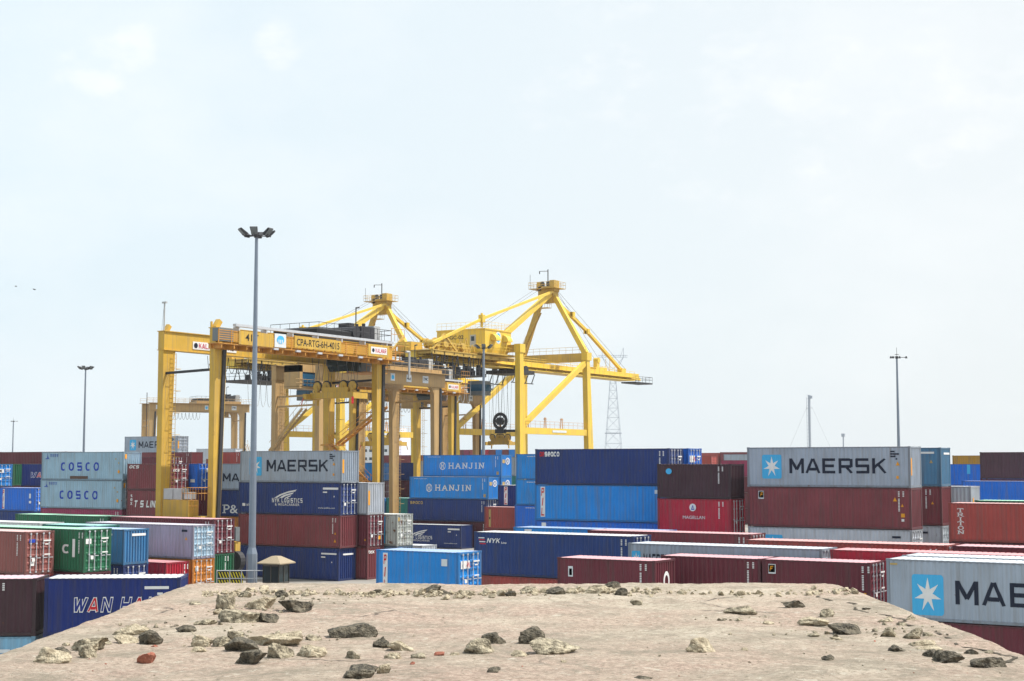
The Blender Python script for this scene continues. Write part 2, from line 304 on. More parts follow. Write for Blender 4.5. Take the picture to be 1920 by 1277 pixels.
BLK = {'M': [(.08, 0, .08, 1), (.92, 0, .92, 1), (.10, .95, .5, .25), (.5, .25, .90, .95)], 'A': [(.06, 0, .48, 1), (.94, 0, .52, 1), (.25, .28, .75, .28)],
       'E': [(.12, 0, .12, 1), (.12, .92, .92, .92), (.12, .5, .84, .5), (.12, .08, .92, .08)], 'R': [(.12, 0, .12, 1), (.12, .92, .80, .92), (.88, .96, .88, .42), (.12, .46, .88, .46), (.52, .46, .90, 0)],
       'S': [(.92, .92, .05, .92), (.12, .96, .12, .46), (.05, .50, .95, .50), (.88, .54, .88, .04), (.95, .08, .08, .08)], 'K': [(.12, 0, .12, 1), (.15, .40, .88, 1), (.42, .60, .90, 0)],
       'C': _arc(.55, .5, .40, .44, 50, 310, 10), 'O': _arc(.5, .5, .40, .44, 0, 360, 14), 'P': [(.15, 0, .15, 1), (.15, .92, .80, .92), (.85, .96, .85, .44), (.15, .48, .85, .48)],
       'I': [(.5, 0, .5, 1)], 'L': [(.15, 0, .15, 1), (.15, .08, .88, .08)], 'N': [(.12, 0, .12, 1), (.88, 0, .88, 1), (.14, .97, .86, .03)], 'D': [(.12, 0, .12, 1), (.12, .92, .75, .92), (.12, .08, .75, .08), (.88, .85, .88, .15), (.72, .93, .90, .78), (.72, .07, .90, .22)],
       'W': [(.02, 1, .27, 0), (.27, 0, .5, .85), (.5, .85, .73, 0), (.73, 0, .98, 1)], 'H': [(.12, 0, .12, 1), (.88, 0, .88, 1), (.12, .5, .88, .5)], 'T': [(.5, 0, .5, 1), (.05, .92, .95, .92)],
       'Y': [(.5, 0, .5, .45), (.05, 1, .5, .42), (.95, 1, .5, .42)], 'G': [(.9, .92, .05, .92), (.12, .96, .12, .04), (.05, .08, .95, .08), (.88, .04, .88, .48), (.5, .46, .94, .46)],
       's': [(.85, .66, .2, .66), (.15, .70, .15, .42), (.1, .38, .9, .38), (.86, .4, .86, .1), (.9, .07, .1, .07)], 'e': _arc(.5, .36, .38, .33, 0, 300, 12) + [(.1, .36, .92, .36)], 'a': _arc(.48, .36, .36, .33, 0, 360, 14) + [(.9, 0, .9, .72)], 'c': _arc(.55, .36, .4, .33, 50, 310, 10), 'o': _arc(.5, .36, .38, .33, 0, 360, 14), 'g': _arc(.48, .40, .36, .30, 0, 360, 14) + [(.88, .08, .88, .72), (.88, .06, .15, .06)],
       'F': [(.12, 0, .12, 1), (.12, .92, .92, .92), (.12, .5, .8, .5)], 'U': [(.12, .04, .12, 1), (.88, .04, .88, 1), (.05, .08, .95, .08)]}
def block_geo(s, th=.18, gap=.18, shear=0, wI=.35, fix=False):
    v = []; f = []; ox = 0; q = 0
    for ch in s:
        if ch == ' ': ox += .75; continue
        wd = wI if ch == 'I' else 1.0; sh0 = .5 - wI / 2 if ch == 'I' else 0
        for (a, b, c, d) in BLK[ch]:
            dx, dy = c - a, d - b; l = math.hypot(dx, dy); nx, ny = -dy / l * th / 2, dx / l * th / 2; n = len(v); q += 1
            for (x, y) in ((a + nx, b + ny), (c + nx, d + ny), (c - nx, d - ny), (a - nx, b - ny)): y = min(1 - (.07 if fix and th < .25 else 0), max((.07 if fix and th < .25 else 0), y)); v.append((x - sh0 + ox + y * shear, y, q % 5 * .0006))
            f.append((n, n+1, n+2, n+3))
        ox += wd + gap
    x0 = min(p[0] for p in v); x1 = max(p[0] for p in v)
    if fix: x0, x1 = -.1, 1.1 + shear
    return [((x - x0) / (x1 - x0), y, z) for x, y, z in v], f
_dm = {}
def flat(name, geo, key, wd, ht):
    k = (name, key, round(wd, 2), round(ht, 2))
    if k not in _dm:
        v, f = geo; me = bpy.data.meshes.new(name)
        me.from_pydata([(p[0] * wd, -p[2] if len(p) > 2 else 0, p[1] * ht) for p in v], [], f)
        bm = bmesh.new(); bm.from_mesh(me)
        for fc in bm.faces:
            fc.normal_update()
            if fc.normal.y > 0: fc.normal_flip()
        bm.to_mesh(me); bm.free(); _dm[k] = me
    return _dm[k]
SQ = ([(0, 0), (1, 0), (1, 1), (0, 1)], [(0, 1, 2, 3)])
def rsq(r=.1):
    p = []
    for cx, cy, a0 in ((1 - r, r, -90), (1 - r, 1 - r, 0), (r, 1 - r, 90), (r, r, 180)):
        for i in range(4): a = R(a0 + i * 30); p.append((cx + r * math.cos(a), cy + r * math.sin(a)))
    return p, [tuple(range(len(p)))]
DISC = ([(.5 + .5 * math.cos(i * math.pi / 10), .5 + .5 * math.sin(i * math.pi / 10)) for i in range(20)], [tuple(range(20))])
def ringg(r=.72):
    v = [(.5 + .5 * q * math.cos(i * math.pi / 12), .5 + .5 * q * math.sin(i * math.pi / 12)) for q in (1, r) for i in range(24)]
    return v, [(i, (i + 1) % 24, 24 + (i + 1) % 24, 24 + i) for i in range(24)]
def starg(n=7, r=.36):
    v = [(.5, .5)]
    for i in range(2 * n):
        a = math.pi / 2 + i * math.pi / n; q = .5 if i % 2 == 0 else .5 * r
        v.append((.5 + q * math.cos(a), .5 + q * math.sin(a)))
    return v, [(0, 1 + i, 1 + (i + 1) % (2 * n)) for i in range(2 * n)]
TRI = ([(0, 0), (1, 0), (.5, 1)], [(0, 1, 2)])
def polyg(*polys):
    v = []; f = []
    for p in polys: n = len(v); v += p; f.append(tuple(range(n, n + len(p))))
    return v, f
WING = polyg([(0, .05), (.25, .45), (.62, .80), (1, 1), (.93, .80), (.60, .62), (.30, .32), (.12, .05)], [(.22, .05), (.42, .38), (.88, .70), (.82, .52), (.50, .25), (.36, .05)], [(.46, .05), (.60, .22), (.78, .42), (.72, .25), (.58, .05)])

# ------------------------------------------------------------ shipping containers
W = 2.438
_cm = {}
def cm(kind, Ln, H):
    k = (kind, round(Ln, 2), round(H, 2))
    if k in _cm: return _cm[k]
    b = MB(); x0, x1 = -Ln / 2, Ln / 2; y0, y1 = -W / 2, W / 2
    if kind == 'frame':
        for sx in (-1, 1):
            for sy in (-1, 1):
                cx, cy = sx * (Ln / 2 - .075), sy * (W / 2 - .075)
                b.box(cx - .075, cx + .075, cy - .075, cy + .075, .12, H - .12)
                for zz in (0, H - .12): b.box(cx - .09 + sx * .0, cx + .09, cy - .085, cy + .085, zz, zz + .12)
            xx = sx * (Ln / 2 - .05)
            b.box(xx - .05, xx + .05, y0 + .15, y1 - .15, .02, .20); b.box(xx - .05, xx + .05, y0 + .15, y1 - .15, H - .13, H - .02)
        for sy in (-1, 1):
            yy = sy * (W / 2 - .04)
            b.box(x0 + .165, x1 - .165, yy - .035, yy + .035, .03, .17); b.box(x0 + .165, x1 - .165, yy - .03, yy + .03, H - .09, H - .02)
            if Ln < 7:
                for q in (-1.02, 1.02): b.box(q - .2, q + .2, yy - .02, yy + .042, .035, .165)
        b.quad((x0 + .1, y0 + .1, .1), (x1 - .1, y0 + .1, .1), (x1 - .1, y1 - .1, .1), (x0 + .1, y1 - .1, .1))
    elif kind == 'side_panel':        # trapezoid corrugation on the -y side
        p = .278; n = int((Ln - .32) / p); p = (Ln - .32) / n; d = .036; pr = []
        for i in range(n):
            a = x0 + .16 + i * p
            pr += [(a, 0), (a + p * .26, 0), (a + p * .5, d), (a + p * .76, d)]
        pr.append((x1 - .16, 0))
        for i, (x, q) in enumerate(pr):
            b.v += [(x, y0 + .014 + q, .17), (x, y0 + .014 + q, H - .09)]
            if i: m = 2 * i; b.f.append((m - 2, m, m + 1, m - 1))
    elif kind == 'end_panel':         # +x end, bulkhead with deep ribs
        p = .244; n = int((W - .32) / p); p = (W - .32) / n; d = .085; pr = []
        for i in range(n):
            a = y0 + .16 + i * p
            pr += [(a, 0), (a + p * .40, 0), (a + p * .56, d), (a + p * .84, d)]
        pr.append((y1 - .16, 0))
        for i, (y, q) in enumerate(pr):
            b.v += [(x1 - .02 - q, y, .20), (x1 - .02 - q, y, H - .13)]
            if i: m = 2 * i; b.f.append((m - 2, m, m + 1, m - 1))
    elif kind == 'roof':
        p = .30; n = int((Ln - .2) / p); p = (Ln - .2) / n; pr = []
        for i in range(n):
            a = x0 + .1 + i * p
            pr += [(a, 0), (a + p * .55, 0), (a + p * .68, -.02), (a + p * .87, -.02)]
        pr.append((x1 - .1, 0))
        for i, (x, q) in enumerate(pr):
            b.v += [(x, y0 + .07, H - .014 + q), (x, y1 - .07, H - .014 + q)]
            if i: m = 2 * i; b.f.append((m - 2, m, m + 1, m - 1))
    elif kind == 'door':              # one leaf, centred on its own y; horizontal pressed panels
        hw = (W - .32) / 4 - .008; zs = []; z = .21; top = H - .14; nb = 5; ph = (top - z) / nb
        for i in range(nb): zs += [(z + i * ph, 0), (z + i * ph + ph * .16, 0), (z + i * ph + ph * .26, .04), (z + i * ph + ph * .86, .04), (z + i * ph + ph * .96, 0)]
        zs.append((top, 0))
        for i, (zz, q) in enumerate(zs):
            b.v += [(-q, -hw, zz), (-q, hw, zz)]
            if i: m = 2 * i; b.f.append((m - 2, m - 1, m + 1, m))
        for yy in (-hw, hw): b.box(-.02, .014, yy - .025 if yy < 0 else yy - .03, yy + .03 if yy < 0 else yy + .025, .21, top)
    elif kind == 'lock_bar':
        b.tube((.05, 0, .12), (.05, 0, H - .08), .03, k=6)
        for zz in (.16, H * .42, H * .72, H - .16): b.box(.0, .075, -.06, .06, zz - .045, zz + .045)
        b.beam((.075, 0, H * .38), (.09, .32, H * .38), .03, .05)
    _cm[k] = b.mesh(kind); return _cm[k]

_pf = {}
def profile(L_):
    if L_ not in _pf:
        p = .278; n = int((L_ - .32) / p); p = (L_ - .32) / n; pr = []
        for i in range(n):
            a = -L_ / 2 + .16 + i * p; pr += [(a, 0), (a + p * .26, 0), (a + p * .5, .036), (a + p * .76, .036)]
        _pf[L_] = pr + [(L_ / 2 - .16, 0)]
    return _pf[L_]
def conform(me, x0, L_):
    """cut a marking along the corrugation and lay it into the ribs, as paint lies"""
    k = ('cf', me.name, round(x0, 2), L_)
    if k in _dm: return _dm[k]
    m2 = me.copy(); bm = bmesh.new(); bm.from_mesh(m2); xs = [v.co.x for v in bm.verts]; pr = profile(L_)
    for a, q in pr:
        if min(xs) < a - x0 < max(xs): bmesh.ops.bisect_plane(bm, geom=bm.verts[:] + bm.edges[:] + bm.faces[:], plane_co=(a - x0, 0, 0), plane_no=(1, 0, 0))
    for v in bm.verts:
        X = v.co.x + x0
        for (a, q), (b, r) in zip(pr, pr[1:]):
            if a <= X <= b: v.co.y += q + (r - q) * (X - a) / (b - a); break
        v.co.y += .012
    bm.to_mesh(m2); bm.free(); _dm[k] = m2; return m2
def decal(par, name, geo, key, x, z, wd, ht, mat, side='S', Ln=12.19, off=.008):
    """x, z = lower left corner on the face seen from outside; S = -y side, E = +x end"""
    me = flat(name, geo, key, wd, ht)
    if side == 'S' and ht > .8 and wd > .3 and name != 'serial_number': me = conform(me, -Ln / 2 + x, Ln)
    if side == 'S': return mobj(name, me, mat, par, (-Ln / 2 + x, -W / 2 - off, z))
    return mobj(name, me, mat, par, (Ln / 2 + off, -W / 2 + x, z), (0, 0, R(90)))

def cont(xr, yf, zt, Ln, H, c, end, label, decs=(), roof=None, group=None, rz=0, name='shipping_container', doorc=None):
    """xr = x of the right end, yf = y of the long side facing us, zt = height of its top, end = P bulkhead / D doors at the right"""
    L_ = 12.19 if Ln == 40 else 6.06
    t = thing(name, label, 'container', (xr - L_ / 2, yf + W / 2, zt - H), rz, group)
    pm = P(c)
    mobj('frame', cm('frame', L_, H), framem(c), t)
    mobj('side_panel', cm('side_panel', L_, H), pm, t)
    mobj('side_panel', cm('side_panel', L_, H), pm, t, rot=(0, 0, math.pi))
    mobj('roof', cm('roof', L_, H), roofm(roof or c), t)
    for sgn in (1, -1):
        door = (end == 'D') == (sgn == 1); rot = (0, 0, 0) if sgn == 1 else (0, 0, math.pi)
        if not door: mobj('end_panel', cm('end_panel', L_, H), pm, t, rot=rot)
        else:
            q = (W - .32) / 4
            for sy in (-1, 1):
                d = mobj('door', cm('door', L_, H), P(doorc) if doorc else pm, t, (sgn * (L_ / 2 - .02), sy * q, 0), rot)
                if sgn == 1 and yf < 200:
                    for k in (-.24, .24): mobj('lock_bar', cm('lock_bar', 1, H), M['galv'], d, (0, k, 0))
    if yf < 170 and group is not None and not decs: d_bars(t, L_, H, .92 if Ln == 40 else .84)
    if yf < 170 and end == 'D' and group is not None:
        d_sq(t, L_, H, .60, .76, .26, .035, 'white', 'E', 'serial_number').location.x += .07; d_sq(t, L_, H, .66, .68, .12, .03, 'white', 'E', 'serial_number').location.x += .07
        d_sq(t, L_, H, .18 + .1 * (xr % 1), .30, .10, .09, 'white', 'E').location.x += .07; d_sq(t, L_, H, .64, .44, .2, .03, 'white', 'E', 'data_plate').location.x += .07
    for f, *a in decs: f(t, L_, H, *a)
    return t
# --- markings
def d_text(t, L_, H, s, fx0, fx1, fz, fh, mat='white', shear=0, bold=0, space=1.0, off=.008, name='lettering'):
    decal(t, name, text_geo(s, shear, bold, space), (s, shear, bold, space), fx0 * L_, fz * H, (fx1 - fx0) * L_, fh * H, M[mat], 'S', L_, off)
def d_block(t, L_, H, s, fx0, fx1, fz, fh, mat='white', th=.18, gap=.18, shear=0, off=.008):
    decal(t, 'lettering', block_geo(s, th, gap, shear), ('blk', s, th, gap, shear), fx0 * L_, fz * H, (fx1 - fx0) * L_, fh * H, M[mat], 'S', L_, off)
def d_serif(t, L_, H, s, fx0, fx1, fz, fh, mat='white', vert=False, th=.17):
    decal(t, 'lettering', serif_geo(s, vert, th), ('ser', s, vert), fx0 * L_, fz * H, (fx1 - fx0) * L_, fh * H, M[mat], 'S', L_)
def d_sq(t, L_, H, fx, fz, fw, fh, mat='white', side='S', name='sticker'):
    Wd = L_ if side == 'S' else W
    return decal(t, name, SQ, 'sq', fx * Wd, fz * H, fw * Wd, fh * H, M[mat], side, L_, .010)
def d_bars(t, L_, H, fx=.93, mat='white', side='S'):
    """the small serial number column near the door end"""
    v = []; f = []
    for (cx, z0, z1) in ((0, .42, .92), (.35, .72, .92)):
        n = int((z1 - z0) / .035)
        for i in range(n):
            if i == 4: continue
            z = z1 - i * .035; k = len(v); v += [(cx, z), (cx + .12, z), (cx + .12, z - .022), (cx, z - .022)]; f.append((k, k+1, k+2, k+3))
    Wd = L_ if side == 'S' else W
    decal(t, 'serial_number', (v, f), 'bars' + side, fx * Wd, 0, .9, H, M[mat], side, L_, .009)
def d_tri(t, L_, H, fx, fz, s=.28, mat='orange', side='S'):
    decal(t, 'warning_sticker', TRI, 'tri', fx * (L_ if side == 'S' else W), fz * H, s, s, M[mat], side, L_, .011)
def d_star(t, L_, H, fx, fz, fw, fh):
    o = decal(t, 'emblem', rsq(.09), 'rsq', fx * L_, fz * H, fw * L_, fh * H, M['sq'], 'S', L_, .009)
    mobj('star', conform(flat('star', starg(), 'star', fw * L_ * .86, fh * H * .86), -L_ / 2 + (fx + fw * .07) * L_, L_), M['white'], o, (fw * L_ * .07, -.006, fh * H * .07))
def maersk(t, L_, H, word='MAERSK', a=.27, b=.86, fz=.345, fh=.37, sx=.095):
    d_star(t, L_, H, sx, .21, .125, .60)
    d_block(t, L_, H, word, a, b, fz, fh, 'navytext', .19, .13)
    for i, (x, z, w_) in enumerate(((.885, .86, .025), (.885, .80, .05), (.885, .74, .03), (.915, .68, .01))): d_sq(t, L_, H, x, z, w_, .035, 'navytext', name='serial_number')
    d_tri(t, L_, H, .915, .54); d_sq(t, L_, H, .917, .22, .014, .07, 'orange')
    d_sq(t, L_, H, .04, .30, .10, .42, 'orange', 'E')
def nyklog(t, L_, H):
    decal(t, 'emblem', WING, 'wing', .36 * L_, .50 * H, 2.7, .28 * H, M['white'], 'S', L_)
    d_block(t, L_, H, 'NYK LOGISTICS', .34, .64, .37, .14, 'white', .22, .3)
    d_text(t, L_, H, '& MEGACARRIER', .37, .61, .27, .075, 'white', 0, .008, 1.15)
    d_text(t, L_, H, 'www.nykline.com', .79, .95, .19, .06, 'white', .2, .006)
    d_sq(t, L_, H, .835, .79, .145, .065, name='serial_number'); d_sq(t, L_, H, .835, .69, .04, .04, name='serial_number'); d_tri(t, L_, H, .935, .56, .16, 'white')
    d_sq(t, L_, H, .04, .24, .03, .09); d_text(t, L_, H, 'NYK Line', .08, .18, .24, .08, 'white', .3, .008)
def cosco(t, L_, H):
    d_block(t, L_, H, 'COSCO', .24, .71, .33, .30, 'bluetext', .24, .62)
    v = polyg([(0, 0), (1, 0), (.85, .12), (.15, .12)], [(.45, .14), (.55, .14), (.52, 1), (.48, 1)], [(.58, .16), (.8, .16), (.58, .5)])
    decal(t, 'emblem', v, 'ship', .045 * L_, .75 * H, .65, .20 * H, M['bluetext'], 'S', L_)
    for i in range(4):
        decal(t, 'company_mark', polyg([(0, .75), (1, .75), (1, .9), (0, .9)], [(.4, 0), (.6, 0), (.6, 1), (.4, 1)], [(0, .3), (1, .3), (1, .42), (0, .42)]), 'han', (.105 + i * .027) * L_, .82 * H, .27, .10 * H, M['bluetext'], 'S', L_)
    for x, z in ((.905, .72), (.94, .58)): d_sq(t, L_, H, x, z, .012, .05, 'gold', name='serial_number')
    decal(t, 'sticker', DISC, 'disc', .935 * L_, .24 * H, .30, .36, M['orange'], 'S', L_)
    d_sq(t, L_, H, .08, .75, .10, .16, 'orange', 'E')
def hanjin(t, L_, H, full=True):
    if full:
        decal(t, 'emblem', ringg(.80), 'ring8', .215 * L_, .31 * H, .95, .37 * H, M['white'], 'S', L_)
        decal(t, 'emblem', serif_geo('H', th=.24), 'H', .235 * L_, .385 * H, .48, .22 * H, M['white'], 'S', L_, .012)
        d_serif(t, L_, H, 'HANJIN', .33, .79, .36, .28)
        d_text(t, L_, H, 'www.hanjin.com', .06, .23, .88, .05, 'white', .2, .006)
        d_bars(t, L_, H, .925); d_sq(t, L_, H, .94, .10, .028, .14, 'gold')
    decal(t, 'emblem', ringg(.78), 'ring', .95, .56 * H, 1.0, .30 * H, M['white'], 'E', L_)
    decal(t, 'emblem', serif_geo('H', th=.24), 'H', 1.22, .625 * H, .46, .17 * H, M['white'], 'E', L_, .012)
    d_sq(t, L_, H, .10, .62, .22, .16, 'gold', 'E')
def pil(t, L_, H, x=.05, w_=.055, bot=.10, top=.95, door=False):
    d_sq(t, L_, H, x, bot, w_, top - bot, 'white', name='sign_board')
    for i, ch in enumerate('PIL'):
        zc = top - (top - bot) * (.17 + .33 * i) - .11
        decal(t, 'lettering', block_geo(ch, .2, 0, .18, .3), ('pil', ch), (x + w_ * (.17 if ch != 'I' else .31)) * L_, zc * H, w_ * L_ * (.66 if ch != 'I' else .38), .22 * H, M['redtext'], 'S', L_, .016)
    if door:
        d_sq(t, L_, H, .10, .62, .38, .18, 'white', 'E', 'sign_board')
        decal(t, 'lettering', block_geo('PIL', .2, .2), ('pilw',), .25 * W + .2, .65 * H, .34, .11 * H, M['redtext'], 'E', L_, .09)
def ser(t, L_, H, fx=.93): d_bars(t, L_, H, fx)
def stk(t, L_, H):
    d_bars(t, L_, H, .925); d_sq(t, L_, H, .94, .30, .022, .09, 'orange'); d_sq(t, L_, H, .942, .20, .016, .06, 'white')
def flogo(t, L_, H, x=.065):
    o = d_sq(t, L_, H, x, .70, .035 * 12.19 / L_, .20, 'ltgrey')
    d_sq(t, L_, H, x + .003, .73, .030 * 12.19 / L_, .155, 'bluedec', name='emblem'); 
    decal(t, 'lettering', block_geo('F', .22, 0, .3), ('Fb',), (x + .012) * L_, .76 * H, .22, .10 * H, M['orange'], 'S', L_, .016)
# ------------------------------------------------------------ the container yard
T = lambda f, *a: (f, *a)
def fill(xr, yf, zt, Ln, cols, label='container at the bottom of a stack, hidden by nearer containers'):
    """the lower tiers that carry a stack"""
    k = max(1, round(zt / 2.75)); H = zt / k
    for i in range(k): cont(xr, yf, zt - i * H, Ln, H, cols[i % len(cols)], 'P', 'plain %s %s' % (cols[i % len(cols)], label), group='lowest containers of the stacks')
HC = 2.896; SD = 2.591
def stack(xr, yf, Ln, tiers, zt=None, rest=('maroon',), group=None):
    """tiers from the top: (H, colour, end, label, decals, x shift)"""
    z = zt
    for H, c, e, lab, decs, *sh in tiers:
        cont(xr + (sh[0] if sh else 0), yf, z, Ln, H, c, e, lab, decs, group=group); z -= H
    if z > 1.2: fill(xr, yf, z, Ln, rest)

G1 = 'containers stacked in the yard'
# stack behind the tall lamp mast
stack(-83.8, 102.75, 40, [(HC, 'grey', 'P', 'grey container with navy company lettering and star square, topmost behind the tall lamp mast', [T(maersk, 'MAERSK', .27, .87)]),
    (HC, 'navy', 'D', 'navy container with white wing emblem, second from the top behind the tall lamp mast', [T(nyklog)], -.12),
    (HC, 'maroon2', 'P', 'plain maroon container with red ribbed end, directly under the navy winged one behind the mast', [T(ser, .925), T(d_tri, .94, .18), T(d_tri, .945, .42, .2)], -.1),
    (2.9, 'navy', 'P', 'lowest navy container behind the small guard hut', [T(d_sq, .835, .80, .145, .05), T(d_sq, .835, .70, .04, .04), T(d_tri, .93, .55, .15, 'white'), T(d_sq, .25, .78, .6, .05, 'white', 'E')], -.25)], 11.58, group=G1)
stack(-83.0, 105.5, 40, [(HC, 'ltgrey', 'P', 'pale grey container with bright ribbed end, right of the navy winged container', [T(d_sq, .03, .3, .10, .45, 'orange', 'E')]),
    (HC, 'maroon', 'D', 'maroon container with white lock bars, under the pale grey one right of the mast stack', [T(d_tri, .97, .2, .2), T(d_sq, .62, .22, .16, .12, 'orange', 'E')]),
    (2.9, 'maroon2', 'P', 'dark red container end with small white letters, left of the bright blue short container', [T(lambda t, L_, H: decal(t, 'lettering', text_geo('tex', 0, .01), ('tex', 0, .01), .15, .80 * H, .9, .11 * H, M['white'], 'E', L_))])], 8.69, group=G1)
stack(-81.8, 108.3, 20, [(HC, 'weath', 'D', 'weathered rust streaked whitish container with a light blue panel on its side', [T(d_sq, .62, .08, .16, .84, 'sq', 'S', 'panel'), T(d_sq, .06, .78, .14, .12, 'gold', 'E')])], 5.79, rest=('slate',), group=G1)
# right hand stack
stack(-32.0, 101.2, 40, [(HC, 'grey', 'P', 'large grey container with navy company lettering and star square, top of the right stack', [T(maersk)]),
    (HC, 'maroon2', 'P', 'long plain maroon container under the grey lettered one of the right stack', [T(flogo, .07), T(d_tri, .895, .68), T(stk), T(d_tri, .94, .55, .2)]),
    (HC, 'ltgrey', 'D', 'grey container with pale doors, third tier of the right stack, lower half hidden', [T(d_star, .095, .21, .125, .6), T(d_sq, .885, .80, .05, .05, 'navytext')])], 11.58, group=G1)
stack(-32.3, 109.4, 40, [(HC, 'steelblue', 'P', 'steel blue container at the right end of the right stack, behind the grey lettered one', [T(d_sq, .80, .84, .16, .05), T(d_sq, .82, .74, .05, .045), T(d_tri, .93, .6, .25, 'gold'), T(d_sq, .3, .82, .6, .05, 'white', 'E')]),
    (HC, 'maroon2', 'P', 'maroon container below the steel blue one at the right end of the right stack', [T(d_bars, .90), T(d_tri, .86, .6, .25), T(d_tri, .935, .55, .2)]),
    (HC, 'ltgrey', 'D', 'grey container end under a maroon one, just left of the brick red lettered container', [T(d_sq, .83, .80, .08, .05, 'navytext')])], 11.58, group=G1)
stack(-30.9, 112.1, 20, [(HC, 'ltgrey', 'P', 'small pale grey container with rusty posts behind the brick red lettered one', [T(d_sq, .2, .4, .12, .3, 'orange', 'E')])], 8.69, rest=('grey',), group=G1)
# left stack
stack(-112.7, 103.77, 40, [(HC, 'cosco', 'P', 'upper pale blue container with five blue letters and a rusty dent in its bottom edge', [T(cosco), T(d_sq, .36, .045, .22, .10, 'ring', 'S', 'rust_dent')]),
    (HC, 'cosco', 'D', 'lower pale blue container with five blue letters and a clean bottom edge', [T(cosco)], -.1),
    (HC, 'magenta', 'P', 'dark magenta container under the two pale blue lettered ones, only its top strip seen', [])], 11.62, rest=('magenta',), group=G1)
# middle front row
cont(-49.5, 71.5, 5.18, 20, SD, 'blue2', 'D', 'bright blue short container with white vertical sign board and ribbed doors, front row centre', [T(pil, .085, .055, .05, .93, True), T(d_sq, .80, .68, .07, .16, 'ltgrey', 'S', 'serial_number'), T(d_sq, .83, .18, .07, .07)], group=G1)
fill(-49.5, 71.5, 2.59, 20, ('maroon',))
cont(-36.4, 71.0, 5.18, 20, SD, 'maroon', 'P', 'dark maroon short container with a white ring logo on its ribbed end, front row', [T(d_sq, .115, .60, .05, .22, 'ltgrey'), T(d_sq, .125, .63, .03, .14, 'sq', 'S', 'emblem'), T(ser, .85),
     T(lambda t, L_, H: decal(t, 'emblem', ringg(.6), 'ring6', 1.0, .34 * H, .72, .42 * H, M['white'], 'E', L_))], group=G1)
fill(-36.4, 71.0, 2.59, 20, ('maroon2',))
cont(-26.2, 75.7, 5.18, 20, SD, 'maroon', 'D', 'maroon short container with blue square logo and white torn patch, front row right', [T(flogo, .06), T(d_tri, .60, .42, .25, 'white'), T(stk)], group=G1)
cont(-32.36, 75.7, 5.18, 20, SD, 'maroon', 'D', 'maroon short container with blue square logo between two other maroon ones in the front row', [T(flogo, .03), T(ser, .87), T(d_sq, .95, .25, .02, .1, 'orange')], group=G1)
fill(-26.2, 75.7, 2.59, 20, ('maroon2',)); fill(-32.36, 75.7, 2.59, 20, ('maroon2',))
# big one at the right edge and those behind it
cont(-11.3, 70.2, 5.79, 40, HC, 'grey', 'P', 'big blue grey container with star square, its navy letters cut off at right', [T(d_star, .10, .10, .125, .66), T(d_block, 'MAERSK', .27, .86, .30, .38, 'navytext'), T(d_sq, .015, .9, .03, .03, 'gold')], group=G1)
cont(-11.3, 70.2, 2.89, 40, 2.89, 'maroon', 'P', 'maroon container under the big light blue grey lettered one at the right edge', [], group=G1)
stack(-11.5, 73.3, 40, [(HC, 'grey', 'P', 'grey container with white roof just behind the big light blue grey one at right', [])], 5.79, rest=('grey',), group=G1)
stack(-17.4, 79.0, 40, [(HC, 'red', 'P', 'bright red container with white letters, behind the maroon front row', [T(d_block, 'CAI', .03, .11, .52, .28, 'white', .25)])], 5.62, rest=('red',), group=G1)
stack(-30.1, 79.0, 40, [(HC, 'grey', 'D', 'white roofed grey container with half hidden navy words, behind the maroon front row', [T(d_star, .02, .50, .048, .34), T(d_block, 'MAERSK SEALAND', .085, .40, .50, .29, 'navytext')])], 5.62, rest=('maroon2',), group=G1)
stack(-39.0, 89.7, 40, [(HC, 'maroon2', 'D', 'dull maroon container with pinkish roof, in front of the red lettered short container', [T(ser, .93)])], 5.79, rest=('maroon',), group=G1)
stack(-46.9, 92.5, 40, [(HC, 'blue2', 'P', 'blue container with pale roof, half hidden behind the long navy one', [T(d_sq, .08, .90, .05, .05)])], 5.72, rest=('blue',), group=G1)
stack(-44.2, 83.3, 40, [(HC, 'navy2', 'D', 'long navy container with white stripe flag and white roof, front centre', [T(lambda t, L_, H: [d_sq(t, L_, H, .03 + i * .003, .85 - i * .045, .04, .022, 'white' if i % 2 == 0 else 'redtext', name='emblem') for i in range(4)]), T(d_block, 'NYK', .085, .175, .75, .11, 'white', .24, .2, .3), T(d_text, 'Line', .18, .215, .74, .045, 'white', .2, .02), T(stk)])], 5.79, rest=('brick',), group=G1)
stack(-24.4, 83.4, 40, [(HC, 'brick', 'D', 'brick red container with salmon roof in front of the right stack', [])], 5.79, rest=('maroon',), group=G1)
stack(-11.9, 83.4, 40, [(HC, 'maroon', 'P', 'maroon container with salmon roof at the right edge below the brick red lettered one', [])], 5.79, rest=('maroon',), group=G1)
stack(-103.3, 149.8, 40, [(HC, 'navy', 'P', 'navy container with half hidden white wing emblem, left of the long navy one', [T(nyklog)])], 2.9, rest=('navy2',), group=G1)
stack(-83.8, 114.9, 20, [(SD, 'ltgrey', 'P', 'small pale container peeping out above the bright blue short one', [])], 2.6, rest=('grey',), group=G1)
